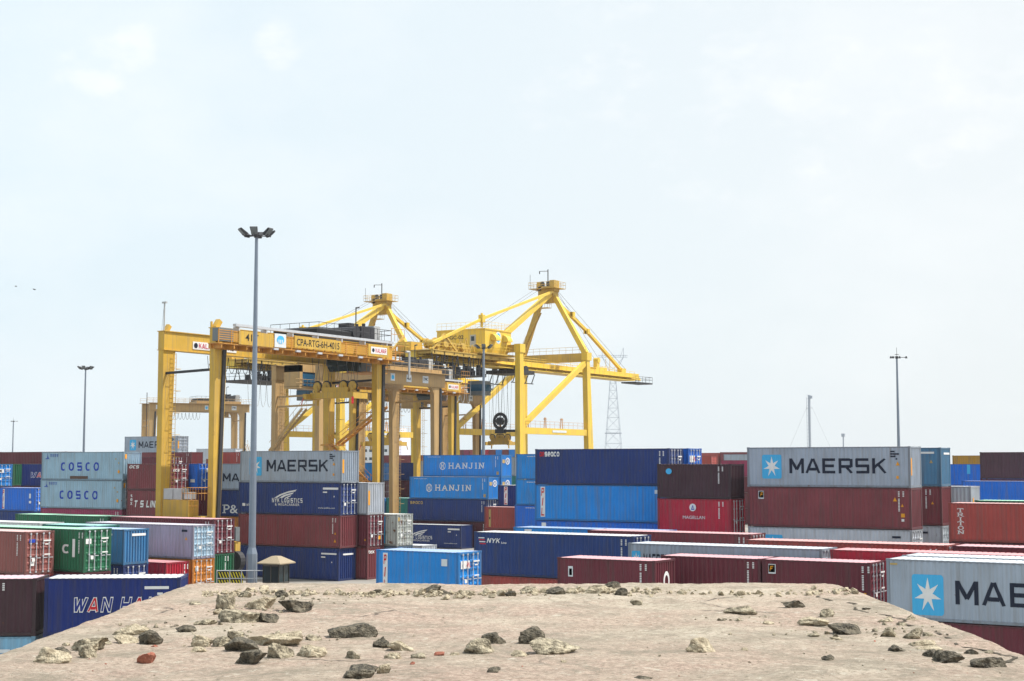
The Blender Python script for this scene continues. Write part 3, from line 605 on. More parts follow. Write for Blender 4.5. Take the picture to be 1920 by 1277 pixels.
# left front block
COL['paleblue'] = (.36, .52, .66)
cont(-83.3, 84.0, 5.6, 40, 2.65, 'lavender', 'D', 'long lavender grey container with light blue doors and white roof', [T(d_sq, .90, .80, .05, .06, 'navytext', 'S', 'serial_number'), T(d_tri, .93, .56, .25)], group=G1, doorc='paleblue')
cont(-83.3, 84.0, 2.95, 40, 2.95, 'orange', 'D', 'orange container with rusty double doors under the lavender one', [T(d_sq, .14, .68, .12, .14, 'white', 'E')], group=G1)
cont(-82.2, 75.9, 5.6, 20, SD, 'sky' if 0 else 'skyb', 'P', 'medium blue short container with ribbed end and white label strip', [T(d_sq, .1, .82, .7, .05), T(d_sq, .32, .82, .55, .055, 'white', 'E'), T(d_sq, .6, .58, .06, .08)], group=G1) if 0 else None
COL['skyb'] = (.05, .20, .42)
cont(-82.2, 75.9, 5.6, 20, SD, 'skyb', 'P', 'medium blue short container with ribbed end and white label strip, right of the green one', [T(d_sq, .1, .82, .7, .05), T(d_sq, .32, .80, .55, .07, 'white', 'E'), T(d_sq, .6, .58, .06, .08)], group=G1)
cont(-82.2, 75.9, 3.0, 20, 3.0, 'navy', 'D', 'navy container with lock bars under the medium blue short one', [], group=G1)
cont(-82.9, 80.8, 2.9, 20, HC, 'red', 'P', 'red ribbed container with pink roof on the ground, left of the orange doors', [T(d_bars, .78, 'white', 'E')], group=G1)
cont(-79.55, 69.87, 5.88, 40, 2.95, 'green', 'D', 'dark green container with a big white letter C and pale green roof', [T(d_block, 'C', .82, .875, .43, .21, 'white', .26), T(d_sq, .905, .35, .022, .42), T(ser, .955), T(d_sq, .06, .66, .2, .12, 'white', 'E')], group=G1)
fill(-79.55, 69.87, 2.93, 40, ('maroon',))
cont(-81.6, 66.6, 5.79, 40, HC, 'pinkbrown', 'D', 'faded pinkish brown container with worn doors at the left edge', [T(ser, .93), T(d_sq, .14, .74, .2, .08, 'bluedec', 'E'), T(d_sq, .2, .2, .12, .1, 'white', 'E')], group=G1)
fill(-81.6, 66.6, 2.89, 40, ('brick',))
stack(-86.4, 89.5, 40, [(2.86, 'maroon', 'D', 'long maroon container with pink roof and white lock bars behind the lavender one', []), (2.98, 'green', 'P', 'green ribbed container on the ground, left of the striped railing', [T(d_bars, .55, 'white', 'E')])], 5.84, group=G1)
cont(-86.4, 89.5, 2.96, 40, 2.9, 'green', 'P', 'green ribbed container on the ground under the maroon one, left of the lamp mast', [T(d_bars, .55, 'white', 'E')], group=G1) if 0 else None
stack(-98.95, 89.5, 40, [(HC, 'green', 'P', 'long dark green container with pale mint roof behind the smaller ones at left', [])], 5.84, rest=('green',), group=G1)
stack(-94.9, 78.8, 40, [(HC, 'white', 'D', 'white roofed container at the far left, only its roof and door tops showing', [])], 5.70, rest=('grey',), group=G1)
stack(-88.7, 79.0, 20, [(SD, 'teal', 'P', 'small teal container with mint roof, squeezed behind the dark green one with the letter', [])], 5.62, rest=('teal',), group=G1)
# far left
stack(-131.9, 108.8, 20, [(SD, 'blue', 'D', 'bright blue container with white vertical sign board at the far left edge', [T(pil, .10, .055, .08, .93), T(d_sq, .84, .55, .05, .2, 'ltgrey', 'S', 'serial_number'), T(d_sq, .84, .34, .06, .1)])], 7.77, rest=('navy',), group=G1)
stack(-142.2, 111.5, 20, [(SD, 'blue2', 'D', 'bright blue container doors at the left edge, above the one with the sign board', [T(d_sq, .15, .62, .36, .16, 'white', 'E'), T(d_sq, .2, .66, .2, .08, 'redtext', 'E')])], 10.36, rest=('maroon', 'navy'), group=G1)
stack(-145.9, 117.0, 20, [(SD, 'green', 'P', 'dark green container end between two blue ones at the far left', [])], 10.40, rest=('maroon',), group=G1)
def wan(t, L_, H, x0, x1, fz, fh):
    xs = [0, .18, .335, None, .56, .71, .88]; ws = [.20, .17, .17, 0, .17, .17, .15]
    for ch, x, q in zip('WAN HAI', xs, ws):
        if ch == ' ': continue
        wd = (x1 - x0) * L_
        for nm, th, mt, o in (('lettering', .30, M['white'], .008), ('letter_filling', .19, M['redtext'] if ch == 'A' else M['bluefill'], .014)):
            decal(t, nm, block_geo(ch, th, 0, .25, fix=True), ('w', ch, th), x0 * L_ + x * wd, fz * H, q * wd, fh * H, mt, 'S', L_, o)
M['bluefill'] = plain('deep_blue_lettering_fill', (.015, .03, .20), .5, 0, .05)
stack(-128.7, 114.2, 40, [(SD, 'royal', 'P', 'navy blue container with white and red letters, left of the pale blue pair', [T(wan, .12, .62, .38, .26)])], 10.40, rest=('maroon',), group=G1)
stack(-155.0, 122.0, 40, [(HC, 'maroon', 'D', 'maroon container with white lock bars at the left horizon, above the blue doors', [])], 11.90, rest=('maroon2', 'navy'), group=G1)
stack(-142.5, 122.0, 40, [(HC, 'maroon', 'P', 'maroon container at the left horizon, just left of the pale blue pair', [T(ser, .90), T(d_tri, .86, .15, .3)])], 11.90, rest=('maroon', 'blue'), group=G1)
# behind the left yellow gantry
stack(-106.2, 103.9, 20, [(SD, 'maroon2', 'D', 'maroon short container with slanted white logo, left of the yellow gantry leg', [T(d_block, 'OCS', .05, .28, .82, .12, 'white', .26, .15, .3), T(lambda t, L_, H: decal(t, 'lettering', block_geo('OCS', .26, .15, .3), ('ocs',), .25, .70 * H, .85, .10 * H, M['white'], 'E', L_, .09))]),
    (SD, 'maroon2', 'D', 'maroon short container with white slanted company name, under the one with the small slanted logo', [T(d_block, 'T S LINES', .19, .84, .34, .26, 'white', .26, .14, .25), T(lambda t, L_, H: [d_text(t, L_, H, ch, .09, .14, .72 - .15 * i, .11, 'white', 0, .012) for i, ch in enumerate('tex')])])], 10.40, group=G1)
stack(-105.2, 106.7, 20, [(SD, 'blue', 'D', 'blue container doors between the two near legs of the big yellow gantry crane', [T(d_sq, .45, .66, .34, .16, 'white', 'E'), T(d_sq, .82, .28, .1, .12, 'white')])], 10.42, rest=('maroon', 'green'), group=G1)
stack(-91.5, 108.3, 40, [(2.62, 'grey', 'P', 'grey container with navy letters just right of the second yellow gantry leg', [T(d_block, 'MAERSK', .02, .58, .33, .30, 'navytext')]),
    (SD, 'navy', 'P', 'navy container with big cream serif letters, right of the yellow gantry leg', [T(d_serif, 'P', .02, .10, .12, .33, 'white'), T(d_text, '&O', .10, .30, .12, .33, 'white', 0, .01)]),
    (SD, 'orange', 'P', 'orange container with black letters below the navy one with cream letters', [T(d_text, 'ML', .10, .24, .12, .22, 'blacktext', 0, .01)])], 10.42, group=G1)
stack(-159.3, 160.0, 40, [(HC, 'maroon2', 'P', 'far maroon container on the horizon behind the yellow gantry legs', [])], 12.2, rest=('maroon', 'navy'), group=G1)
stack(-152.5, 163.5, 20, [(SD, 'brick', 'D', 'far brick red container doors on the horizon left of the second gantry leg', [])], 12.2, rest=('maroon', 'navy'), group=G1)
stack(-155.3, 152.0, 40, [(HC, 'maroon', 'D', 'far maroon container with lattice of lock bars above the slanted logo container', [])], 11.4, rest=('maroon', 'navy'), group=G1)
stack(-174.4, 172.0, 40, [(HC, 'grey', 'D', 'far grey container with star square standing above all others behind the left gantry leg', [T(maersk)])], 14.95, rest=('grey', 'maroon'), group=G1)
stack(-235.1, 250.0, 40, [(HC, 'ltgrey', 'D', 'far pale grey container with small blue words under the distant gantry crane', [T(d_text, 'LAURITZEN', .3, .85, .2, .2, 'bluetext', 0, .02)] if 0 else [])], 14.0, rest=('ltgrey', 'maroon'), group=G1)
stack(-211, 230.0, 40, [(HC, 'ltgrey', 'P', 'far pale container with dark letters just right of the second yellow gantry leg', [T(d_block, 'MAERSK', .3, .9, .3, .36, 'navytext')])], 11.92, rest=('grey', 'navy'), group=G1)
stack(-213.7, 225.0, 20, [(SD, 'maroon2', 'D', 'tiny far maroon container right of the second yellow gantry leg', [])], 11.5, rest=('maroon',), group=G1)
# centre: the bright blue lettered group
stack(-101.5, 153.4, 40, [(2.8, 'blue2', 'P', 'blue container with white serif letters, lower left of the two lettered blue ones', [T(hanjin)], -.2),
    (2.8, 'navy', 'D', 'navy container with small gold name under the blue lettered pair', [T(d_block, 'seaco', .035, .20, .75, .17, 'gold', .2, .1), T(d_bars, .94)], -.5)], 8.78, rest=('darkred',), group=G1)
stack(-101.6, 156.2, 40, [(2.8, 'blue2', 'P', 'blue container with white serif letters, upper right of the two lettered blue ones', [T(hanjin)]),
    (2.8, 'blue2', 'P', 'blue container end with ring emblem under the upper lettered blue one', [T(hanjin, False)])], 11.56, rest=('navy',), group=G1)
stack(-90.3, 147.4, 20, [(SD, 'royal', 'P', 'deep blue short container with white vertical sign board, centre of the picture', [T(pil, .14, .085, .10, .93)])], 7.90, rest=('navy',), group=G1)
stack(-90.45, 144.7, 20, [(SD, 'brick', 'P', 'brown red short container with golden vertical label under the deep blue one', [T(d_sq, .10, .10, .05, .78, 'gold'), T(d_sq, .115, .44, .025, .10, 'blacktext')])], 5.40, rest=('brick',), group=G1)
hj = lambda t, L_, H: d_text(t, L_, H, 'www.hanjin.com', .12, .34, .86, .07, 'white', .2, .01)
stack(-78.3, 142.2, 40, [(HC, 'blue2', 'P', 'blue container left of the navy one with red and white name, top of three', [T(hj)]), (HC, 'blue2', 'P', 'blue container, middle of the three stacked left of the tall navy and blue stack', [T(hj)], -.05), (HC, 'blue', 'P', 'blue container, lowest seen of the three left of the tall navy and blue stack', [T(hj)], -.2)], 11.53, group=G1)
stack(-121.0, 190.0, 20, [(HC, 'grey', 'D', 'grey container doors in the gap right of the blue ring emblem', []), (SD, 'teal', 'D', 'teal container doors in the gap right of the blue ring emblem', []), (SD, 'brick', 'D', 'brick red container doors at the bottom of the gap right of the blue ring emblem', [])], 11.5, group=G1)
stack(-115.5, 166.5, 40, [(SD, 'teal', 'P', 'teal green container in front of the tan crane leg', [])], 5.66, rest=('teal',), group=G1)
stack(-127.9, 166.5, 20, [(SD, 'blue2', 'P', 'sliver of a blue container left of the teal green one', [])], 5.6, rest=('blue',), group=G1)
# the tall navy and blue stack
stack(-51.5, 103.0, 40, [(HC, 'navy', 'D', 'long navy container with small red and white name at its upper left corner', [T(d_block, 'ge', .035, .072, .79, .17, 'redtext', .2, .08), T(d_block, 'seaco', .075, .19, .79, .17, 'white', .24, .08), T(d_bars, .93)]),
    (HC, 'blue2', 'D', 'long blue container with tall white sign board, under the long navy one', [T(pil, .045, .035, .10, .94), T(d_sq, .90, .78, .06, .10, 'ltgrey', 'S', 'serial_number')], -.05),
    (HC, 'blue', 'P', 'blue container whose top strip shows under the long one with the tall sign board', [T(d_sq, .05, .78, .035, .16)])], 11.58, group=G1)
stack(-51.2, 105.8, 40, [(HC, 'blue', 'D', 'blue container doors with white and red sign, behind the long navy one', [T(pil, .05, .035, .1, .9, True)])], 11.6, rest=('navy', 'blue'), group=G1)
stack(-45.2, 100.5, 20, [(SD, 'plum', 'P', 'dark plum short container with round light blue emblem and open ribbed end', [T(lambda t, L_, H: decal(t, 'emblem', DISC, 'disc', .12 * L_, .70 * H, .50, .17 * H, M['sq'], 'S', L_)), T(ser, .83)]),
    (SD, 'red', 'D', 'red short container with white round logo and white name', [T(lambda t, L_, H: decal(t, 'emblem', DISC, 'disc', .44 * L_, .64 * H, .55, .22 * H, M['white'], 'S', L_)),
        T(lambda t, L_, H: decal(t, 'emblem', polyg([(0, 0), (.3, 0), (.62, 1), (.4, 1)], [(.3, 0), (1, 0), (.62, 1), (.6, .75), (.75, .2), (.4, .2)]), 'mag', .44 * L_ + .14, .68 * H, .28, .13 * H, M['bluetext'], 'S', L_, .014)), T(d_text, 'MAGELLAN', .35, .65, .42, .09), T(ser, .83)])], 10.36, rest=('darkred',), group=G1)
# right hand side background
stack(-16.7, 99.3, 40, [(SD, 'brick', 'P', 'brick red container with white vertical serif letters at the right', [T(d_serif, 'TRITON', .045, .085, .20, .66, 'white', True), T(d_bars, .50)])], 7.77, rest=('maroon',), group=G1)
stack(-16.2, 103.9, 40, [(SD, 'green', 'P', 'green container strip between the brick red and the blue ones at right', [])], 7.85, rest=('green',), group=G1)
stack(-30.0, 149.8, 40, [(HC, 'blue', 'P', 'vivid blue container with small white and red label behind the brick red lettered one', [T(d_sq, .06, .56, .045, .26, 'white'), T(lambda t, L_, H: decal(t, 'emblem', ringg(.5), 'ring5', .072 * L_, .60 * H, .33, .15 * H, M['redtext'], 'S', L_, .016))])], 8.69, rest=('blue',), group=G1)
stack(-17.6, 149.8, 40, [(HC, 'blue', 'P', 'vivid blue container at the right edge, beyond the one with the small label', [])], 8.69, rest=('blue',), group=G1)
stack(-31.3, 161.6, 40, [(HC, 'plum2', 'P', 'tall plain purplish brown container at the right edge of the skyline', [])], 11.66, rest=('maroon',), group=G1) if 0 else None
COL['plum2'] = (.085, .035, .045)
stack(-31.3, 161.6, 40, [(HC, 'plum2', 'P', 'plain purplish brown container standing highest at the right edge of the skyline', [])], 11.66, rest=('maroon',), group=G1)
stack(-40.0, 176.0, 40, [(SD, 'blue', 'P', 'blue container with paler vertical patch right of the right stack', [T(d_sq, .27, .55, .03, .42, 'sq')])], 10.39, rest=('blue', 'navy'), group=G1)
stack(-45.3, 200.0, 40, [(HC, 'ochre', 'P', 'x', [])], 11.55, group=G1) if 0 else None
COL['ochre'] = (.42, .22, .02)
stack(-45.3, 200.0, 40, [(HC, 'ochre', 'P', 'ochre yellow container on the skyline right of the right stack', [])], 11.55, rest=('maroon', 'blue'), group=G1)
stack(-116.3, 250.0, 20, [(HC, 'brick', 'D', 'distant faded red container doors between the navy stack and the right grey stack', [])], 11.9, rest=('maroon',), group=G1)
stack(-122.6, 250.0, 20, [(HC, 'slate2' if 0 else 'grey', 'P', 'distant grey container between the navy stack and the right grey stack', [])], 11.95, rest=('grey',), group=G1)
stack(-97.7, 240.0, 40, [(HC, 'magenta', 'D', 'distant crimson container left of the right grey stack', [])], 11.1, rest=('maroon',), group=G1)
stack(-124.4, 300.0, 40, [(HC, 'grey', 'P', 'distant bluish grey container above the crimson one, left of the right grey stack', [])], 12.6, rest=('maroon',), group=G1)
stack(-139.0, 330.0, 40, [(HC, 'maroon2', 'P', 'most distant thin maroon container on the skyline, left of the right grey stack', [])], 13.35, rest=('maroon',), group=G1)
stack(-151.6, 330.0, 40, [(HC, 'brick', 'P', 'most distant thin reddish container on the skyline, right of the blue doors', [])], 13.2, rest=('maroon',), group=G1)
# seen between the crane legs
stack(-146.0, 189.0, 20, [(HC, 'blue2', 'D', 'blue container doors between the orange and the tan crane legs', []), (HC, 'maroon', 'D', 'maroon container below the blue doors between the orange and the tan crane legs', [])], 10.6, group=G1)
stack(-143.8, 195.0, 40, [(HC, 'navy', 'P', 'plain navy container framed by the tan crane leg', [T(d_sq, .55, .82, .04, .06)])], 10.65, rest=('maroon',), group=G1)
stack(-127.8, 190.0, 40, [(HC, 'grey', 'P', 'grey container with a half seen star square left of the upper blue lettered one', [T(d_star, .12, .2, .13, .6)])], 10.95, rest=('maroon',), group=G1)
stack(-189.2, 260.0, 40, [(HC, 'maroon2', 'P', 'far maroon container above the navy one framed by the tan crane leg', [])], 12.4, rest=('navy', 'maroon'), group=G1)
stack(-203.0, 250.0, 20, [(HC, 'navy', 'P', 'far navy container beside the tan crane leg, left of the far maroon one', [])], 12.1, rest=('maroon',), group=G1)
stack(-247.5, 300.0, 20, [(HC, 'blue', 'P', 'far blue container on the skyline above the roof of the mast stack', [])], 15.2, rest=('blue', 'maroon'), group=G1)
stack(-282.0, 400.0, 20, [(HC, 'maroon2', 'P', 'far maroon container on the skyline left of the row of coloured container ends', [])], 15.3, rest=('maroon', 'blue'), group=G1)
# the row of container ends, stowed crosswise far away
GR = 'far row of container ends'
for i, c in enumerate(('maroon2', 'magenta', 'brick', 'blue2', 'red', 'maroon2', 'blue2', 'maroon2', 'blue2')):
    x = -291.5 + i * 2.66
    k = 0
    for zt in (15.45, 12.55):
        t = cont(0, 0, 0, 20, HC, c if k == 0 else ('navy', 'maroon', 'blue')[i % 3], 'P', ('far %s container end, %s in the row behind the blue lettered containers' % ({'maroon2': 'maroon', 'blue2': 'blue', 'brick': 'brick red'}.get(c, c), ('leftmost', 'second', 'third', 'fourth', 'fifth', 'sixth', 'seventh', 'eighth', 'rightmost')[i])) if k == 0 else 'far container end hidden in the second tier of the distant row', group=GR)
        t.location = (x + 1.22, 420 + 3.03, zt - HC); t.rotation_euler = (0, 0, -R(90)); k = 1
t_ = [o for o in C.objects if o.get('group') == GR]
# the two nearest ones at lower left stand at an angle of their own
def angled(px_, py_, zt, Ln, H, c, lab, decs, rz):
    t = cont(0, 0, 0, Ln, H, c, 'P', lab, decs, group=G1); L_ = 12.19 if Ln == 40 else 6.06
    u = Vector((math.cos(rz), math.sin(rz), 0)); v = Vector((-math.sin(rz), math.cos(rz), 0))
    t.location = Vector((px_, py_, zt - H)) + u * L_ / 2 + v * W / 2; t.rotation_euler = (0, 0, rz); return t
rzw = R(37.1)
angled(-54.13, 45.32, 5.18, 20, SD, 'royal', 'deep navy container with large outlined white and red letters, nearest at lower left', [T(wan, .20, .82, .40, .27), T(d_sq, .735, .80, .18, .05, 'white', 'S', 'serial_number'), T(d_sq, .83, .70, .04, .04, 'white', 'S', 'serial_number')], rzw)
angled(-54.13, 45.32, 2.59, 20, SD, 'navy', 'navy container carrying the one with outlined letters at lower left', [], rzw)
u_ = Vector((math.cos(rzw), math.sin(rzw), 0)); q_ = Vector((-54.42, 45.10, 0)) - u_ * 6.06
angled(q_.x, q_.y, 5.18, 20, SD, 'plum', 'dark plum container with rusty corner post at the lower left edge of the picture', [T(lambda t, L_, H: d_bars(t, L_, H, .70))], rzw)
angled(q_.x, q_.y, 2.59, 20, SD, 'sky', 'light blue container under the dark plum one at the lower left edge', [T(d_sq, .62, .72, .2, .06, 'grey' if 0 else 'ltgrey', 'S', 'serial_number')], rzw)

# ------------------------------------------------------------ rubber tyred gantry cranes
def rtg(label, x, y, g, style, span=23.5, b=6.41, rz=0, zs=1.0, signs=None, lower=20.75, top=22.4, cab_y=20.8, trolley_y=14.2):
    """origin = the near corner of the nearest leg; span runs along +y, the leg pairs along x"""
    t = thing('gantry_crane', label, 'gantry crane', (x, y, 0), rz, g)
    ym, gd = (M['ytan'], M['ytan']) if style == 'tan' else (M['ygirder'], M['yorange'])
    for lx in (0, -b):
        for ly in (0, span):
            m = MB(); top_w, bot_w = (1.48, .85) if style != 'tan' else (1.9, 1.35)
            if ly == 0: m.frus((lx - .62, lx, 0, bot_w), 2.0, (lx - .66, lx, 0, top_w), lower)
            else: m.frus((lx - .62, lx, span, span + bot_w), 2.0, (lx - .66, lx, span - .3, span + top_w - .6), lower)
            if style == 'tan':            # rounded haunch towards the girder
                s = 1 if ly == 0 else -1; y0 = (top_w if s == 1 else span - .25)
                pts = [(0, 0)] + [(1.1 - 1.1 * math.sin(R(a)), -(1.5 - 1.5 * math.cos(R(a)))) for a in (0, 15, 30, 45, 60, 75, 90)]
                m.prism(pts, lx - .60, lx - .04, lambda a, c, d, s=s, y0=y0: (d, y0 + s * a, lower + c))
            lg = m.build('leg', ym, t)
            if lx == 0:
                k = MB(); k.beam((lx + .08, ly + bot_w - .30, 3.5), (lx + .08, ly + top_w - (.42 if ly == 0 else .75), lower - .2), .16, .36, up=(0, 1, 0))
                k.build('cable_ladder', M['dark'], lg)
    for lx, sg in ((0, 1), (-b, -1)):
        m = MB(); x0 = lx - .70; m.box(x0, lx + .05, .0, span + 2.2, lower, top)
        m.box(x0 - .12, lx + .17, -.05, span + 2.25, top, top + .07); m.box(x0 - .1, lx + .15, -.05, span + 2.25, lower - .06, lower)
        gr = m.build('girder', ym, t)
        if style == 'tan':
            r = MB(); r.box(lx + .05, lx + .95, -.8, span + 2.6, top + .0, top + .06); r.rail([(lx + .9, -.8, top + .06), (lx + .9, span + 2.6, top + .06)], 1.05, 1.6); r.build('walkway', ym, gr)
    # cross ties, bogies, wheels
    for yy, z_ in [(.4, 18.6), (span + .5, 18.8)] + ([(.4, 17.4)] if style == 'tan' else []):
        m = MB(); m.beam((-b, yy, z_), (-.6, yy, z_ + .15), .2, .22); m.build('cross_tie', M['dark'] if style != 'tan' else ym, t)
    for ly in (.55, span + .6):
        m = MB(); m.box(-b - 1.6, 1.2, ly - .45, ly + .45, 1.35, 2.15); m.box(-b - 1.4, -b + .3, ly - .3, ly + .3, .9, 1.35); m.box(-.9, 1.0, ly - .3, ly + .3, .9, 1.35); sb = m.build('sill_beam', ym, t)
        for wx in (-b - 1.2, -b + .2, -.8, .8):
            k = MB(); k.tube((wx, ly - .28, .75), (wx, ly + .28, .75), .74, k=18); wl = k.build('wheel', M['rubber'], sb, smooth=False)
    for lx, ly in ((-b, 0), (-b, span)):
        m = MB(); yy = ly + 1.2
        for dd in (-.2, .2): m.tube((lx + .22, yy + dd, 3), (lx + .22, yy + dd, lower - .3), .03, k=4)
        for i in range(44): m.tube((lx + .22, yy - .2, 3.2 + i * .4), (lx + .22, yy + .2, 3.2 + i * .4), .018, k=4)
        for i in range(8): m.path([(lx + .1, yy - .35, 5 + i * 2), (lx + .75, yy - .3, 5 + i * 2), (lx + .75, yy + .3, 5 + i * 2), (lx + .1, yy + .35, 5 + i * 2)], .022, 4)
        m.build('ladder', ym, t)
    m = MB()
    for i in range(9):
        y0 = span * .28 + i * .95
        m.path([(-b - .95, y0 + j * .155, lower - .15 - 1.5 * (1 - (j / 3 - 1) ** 2) ** .5) for j in range(7)], .035, 4)
    m.build('festoon_cable', M['dark'], t)
    # trolley with hoist machinery
    ty = trolley_y
    tr = MB(); tr.box(-b - .3, .0, ty, ty + 11.5, top + .12, top + .6)
    for xx in (-b - .4, -.35):
        for yy in (ty + .6, ty + 10.6): tr.tube((xx - .15, yy, top + .3), (xx + .15, yy, top + .3), .3, k=10)
    tr = tr.build('trolley', M['dark'] if style != 'tan' else ym, t)
    k = MB(); k.box(-b + .2, -.6, ty + .3, ty + 5.6, top + .6, top + 1.1); k.frus((-b + .2, -.6, ty + .3, ty + 5.6), top + 1.1, (-b + .8, -1.2, ty + .9, ty + 4.6), top + 1.32); k.build('hood', M['black'], tr)
    k = MB()
    k.tube((-b + 1, ty + 7.2, top + 1.25), (-1.2, ty + 7.2, top + 1.25), .62, k=14); k.box(-b + .8, -1.4, ty + 8.2, ty + 10.4, top + .6, top + 2.0); k.box(-4, -2.6, ty + 7.7, ty + 8.6, top + .6, top + 2.35)
    k.tube((-2.2, ty + 8.3, top + .6), (-2.2, ty + 8.3, top + 3.9), .06, k=6); k.tube((-2.2, ty + 8.3, top + 3.9), (-2.2, ty + 8.8, top + 4.0), .09, k=6)
    for q in range(4): k.tube((-4.6 + q * .9, ty + 9.2, top + 2.0), (-4.6 + q * .9, ty + 9.2, top + 2.35), .18, k=8)
    k.build('hoist_machinery', M['dark'], tr)
    k = MB(); k.box(-3.6, -1.6, ty + 10.5, ty + 11.6, top + .6, top + 2.2); k.build('cabinet', M['grey'], tr)
    k = MB(); k.rail([(-b + .1, ty, top + .6), (-.1, ty, top + .6), (-.1, ty + 11.5, top + .6), (-b + .1, ty + 11.5, top + .6)], 1.1, 1.2); k.build('handrail', M['dark'], tr)
    # operator cab below the girders
    cy = cab_y; k = MB()
    if style != 'tan':
        k.frus((-4.6, -2.0, cy + .5, cy + 2.3), 19.75, (-4.6, -2.0, cy, cy + 2.4), 20.4); k.box(-4.6, -2.0, cy, cy + 2.4, 20.4, 21.35); cb = k.build('cab', M['glass'], t)
        k = MB(); k.box(-4.65, -1.95, cy - .05, cy + 2.45, 21.35, 21.55); k.box(-4.5, -2.1, cy + 2.4, cy + 4.2, 19.8, 21.4)
        for xx in (-4.62, -2.02):
            for yy in (cy, cy + 1.2, cy + 2.36): k.box(xx - .03, xx + .05, yy, yy + .05, 20.35, 21.4)
        k.build('cab_frame', M['cabgrey'], cb)
        k = MB(); k.box(-4.6, -1.4, cy + 2.5, cy + 6.0, 19.72, 19.8); k.rail([(-4.6, cy + 6, 19.8), (-1.4, cy + 6, 19.8), (-1.4, cy + 2.5, 19.8)], 1.1, .6); k.build('platform', M['yorange'], cb)
    else:
        k.box(-4.4, -1.9, cy, cy + .5, 19.7, 22.3); k.box(-4.4, -1.9, cy + 3.0, cy + 3.9, 19.7, 22.3); k.box(-4.4, -1.9, cy, cy + 3.9, 19.5, 19.75); k.box(-4.4, -1.9, cy, cy + 3.9, 21.5, 22.4); cb = k.build('cab', M['ytan'], t)
        k = MB(); k.box(-4.2, -2.0, cy + .5, cy + 3.0, 19.75, 21.5); k.build('cab_window', M['blueglass'], cb)
        k = MB(); k.rail([(-1.85, cy - .8, 19.6), (-1.85, cy + 4.8, 19.6)], 1.0, .7); k.box(-4.4, -1.8, cy + 4, cy + 4.9, 19.5, 19.6); k.build('platform', M['ytan'], cb)
    # walkway along the +x girder with boards
    if style != 'tan':
        k = MB(); k.box(.06, 1.35, -1.0, span + 1.2, lower + .15, lower + .22)
        for i in range(16): k.box(.05, 1.3, -.6 + i * 1.6, -.5 + i * 1.6, lower - .22, lower + .15)
        k.box(.05, .30, -.9, span + 1.1, lower - .25, lower + .15)
        for z in (.55, .75, .95, 1.15, 1.35): k.box(1.28, 1.33, -1.0, span + 1.2, lower + z - .035, lower + z + .035)
        for i in range(17): k.box(1.26, 1.34, -1.0 + i * 1.6, -.92 + i * 1.6, lower + .2, lower + 1.45)
        wk = k.build('walkway', M['yorange'], t)
        k = MB(); k.box(.75, 1.15, 1.4, span + 1.0, top + .18, top + .42)
        for i in range(7): k.box(.4, 1.1, 1.8 + i * 3.6, 1.95 + i * 3.6, top - .2, top + .18)
        k.build('busbar_rail', M['galv'], wk)
        k = MB(); k.box(.5, 1.3, -.9, .9, lower + .4, top - .1); k.build('cabinet', M['cabgrey'], wk)
        k = MB()
        for i in range(6): k.box(1.36, 1.55, 6 + i * 3.1, 6.6 + i * 3.1, lower + .02, lower + .2)
        k.build('floodlight', M['galv'], wk)
        k = MB(); k.box(.06, 1.3, span + 1.2, span + 2.6, lower + .1, lower + .18); k.rail([(1.3, span + .4, top + .45), (1.3, span + 2.6, top + .45)], 1.3, .5); k.rail([(1.3, span + 1.2, lower + .2), (1.3, span + 2.6, lower + .2), (.1, span + 2.6, lower + .2)], 1.5, .6); k.build('end_platform', M['yorange'], wk)
        def board(y0, y1, z0, z1, mat, word=None, tm='blacktext', shear=0, bold=.008, pad=.10, geo=None):
            k2 = MB(); k2.box(1.36, 1.42, y0, y1, z0, z1); bo = k2.build('sign_board', mat, t)
            if word:
                gme = flat('lettering', text_geo(word, shear, bold), (word, shear, bold), (y1 - y0) * (1 - 2 * pad), (z1 - z0) * .62)
                mobj('lettering', gme, M[tm], bo, (1.43, y0 + (y1 - y0) * pad, z0 + (z1 - z0) * .19), (0, 0, R(90)))
            return bo
        if signs:
            board(1.5, 6.0, 20.98, 22.2, ym, None); gme = flat('lettering', text_geo(signs[0], 0, .008), (signs[0],), 1.7, .62); mobj('lettering', gme, M['blacktext'], t, (1.44, 2.3, 21.35), (0, 0, R(90)))
            e = board(6.2, 7.75, 21.05, 22.3, M['ltgrey'])
            emb = mobj('emblem', flat('emblem', DISC, 'd', 1.0, .75), M['sq'], e, (1.44, 6.48, 21.38), (0, 0, R(90)))
            for i in range(3): mobj('column', flat('column', SQ, 's', .12, .34), M['ltgrey'], emb, (0.2 + i * .24, -.004, .04))
            board(8.95, 15.75, 21.2, 22.25, ym, signs[1], pad=.04)
            kb = board(20.0, 23.4, 21.1, 22.3, ym)
            kw = mobj('company_sign', flat('company_sign', SQ, 's', 2.6, .7), M['white'], kb, (1.44, 20.4, 21.35), (0, 0, R(90)))
            mobj('lettering', flat('lettering', block_geo('KALMAR', .26), ('KALMAR',), 1.75, .44), M['fadedred'], kw, (.72, -.006, .13))
            mobj('emblem', flat('emblem', DISC, 'd', .42, .42), M['navytext'], kw, (.16, -.006, .14))
            # company board on the far girder's side
            k3 = MB(); k3.box(-b + .06, -b + .10, 3.6, 9.4, 21.0, 21.72); kz = k3.build('sign_board', M['white'], t)
            mobj('lettering', flat('lettering', block_geo('KALMAR', .26), ('KALMAR',), 2.5, .48), M['fadedred'], kz, (-b + .115, 4.35, 21.12), (0, 0, R(90)))
            mobj('emblem', flat('emblem', DISC, 'd', .5, .5), M['navytext'], kz, (-b + .115, 3.72, 21.11), (0, 0, R(90)))
            mobj('lettering', flat('lettering', text_geo('ZONE', 0, .008), ('ZONE', .01), 1.7, .40), M['navytext'], kz, (-b + .115, 7.3, 21.15), (0, 0, R(90)))
    else:
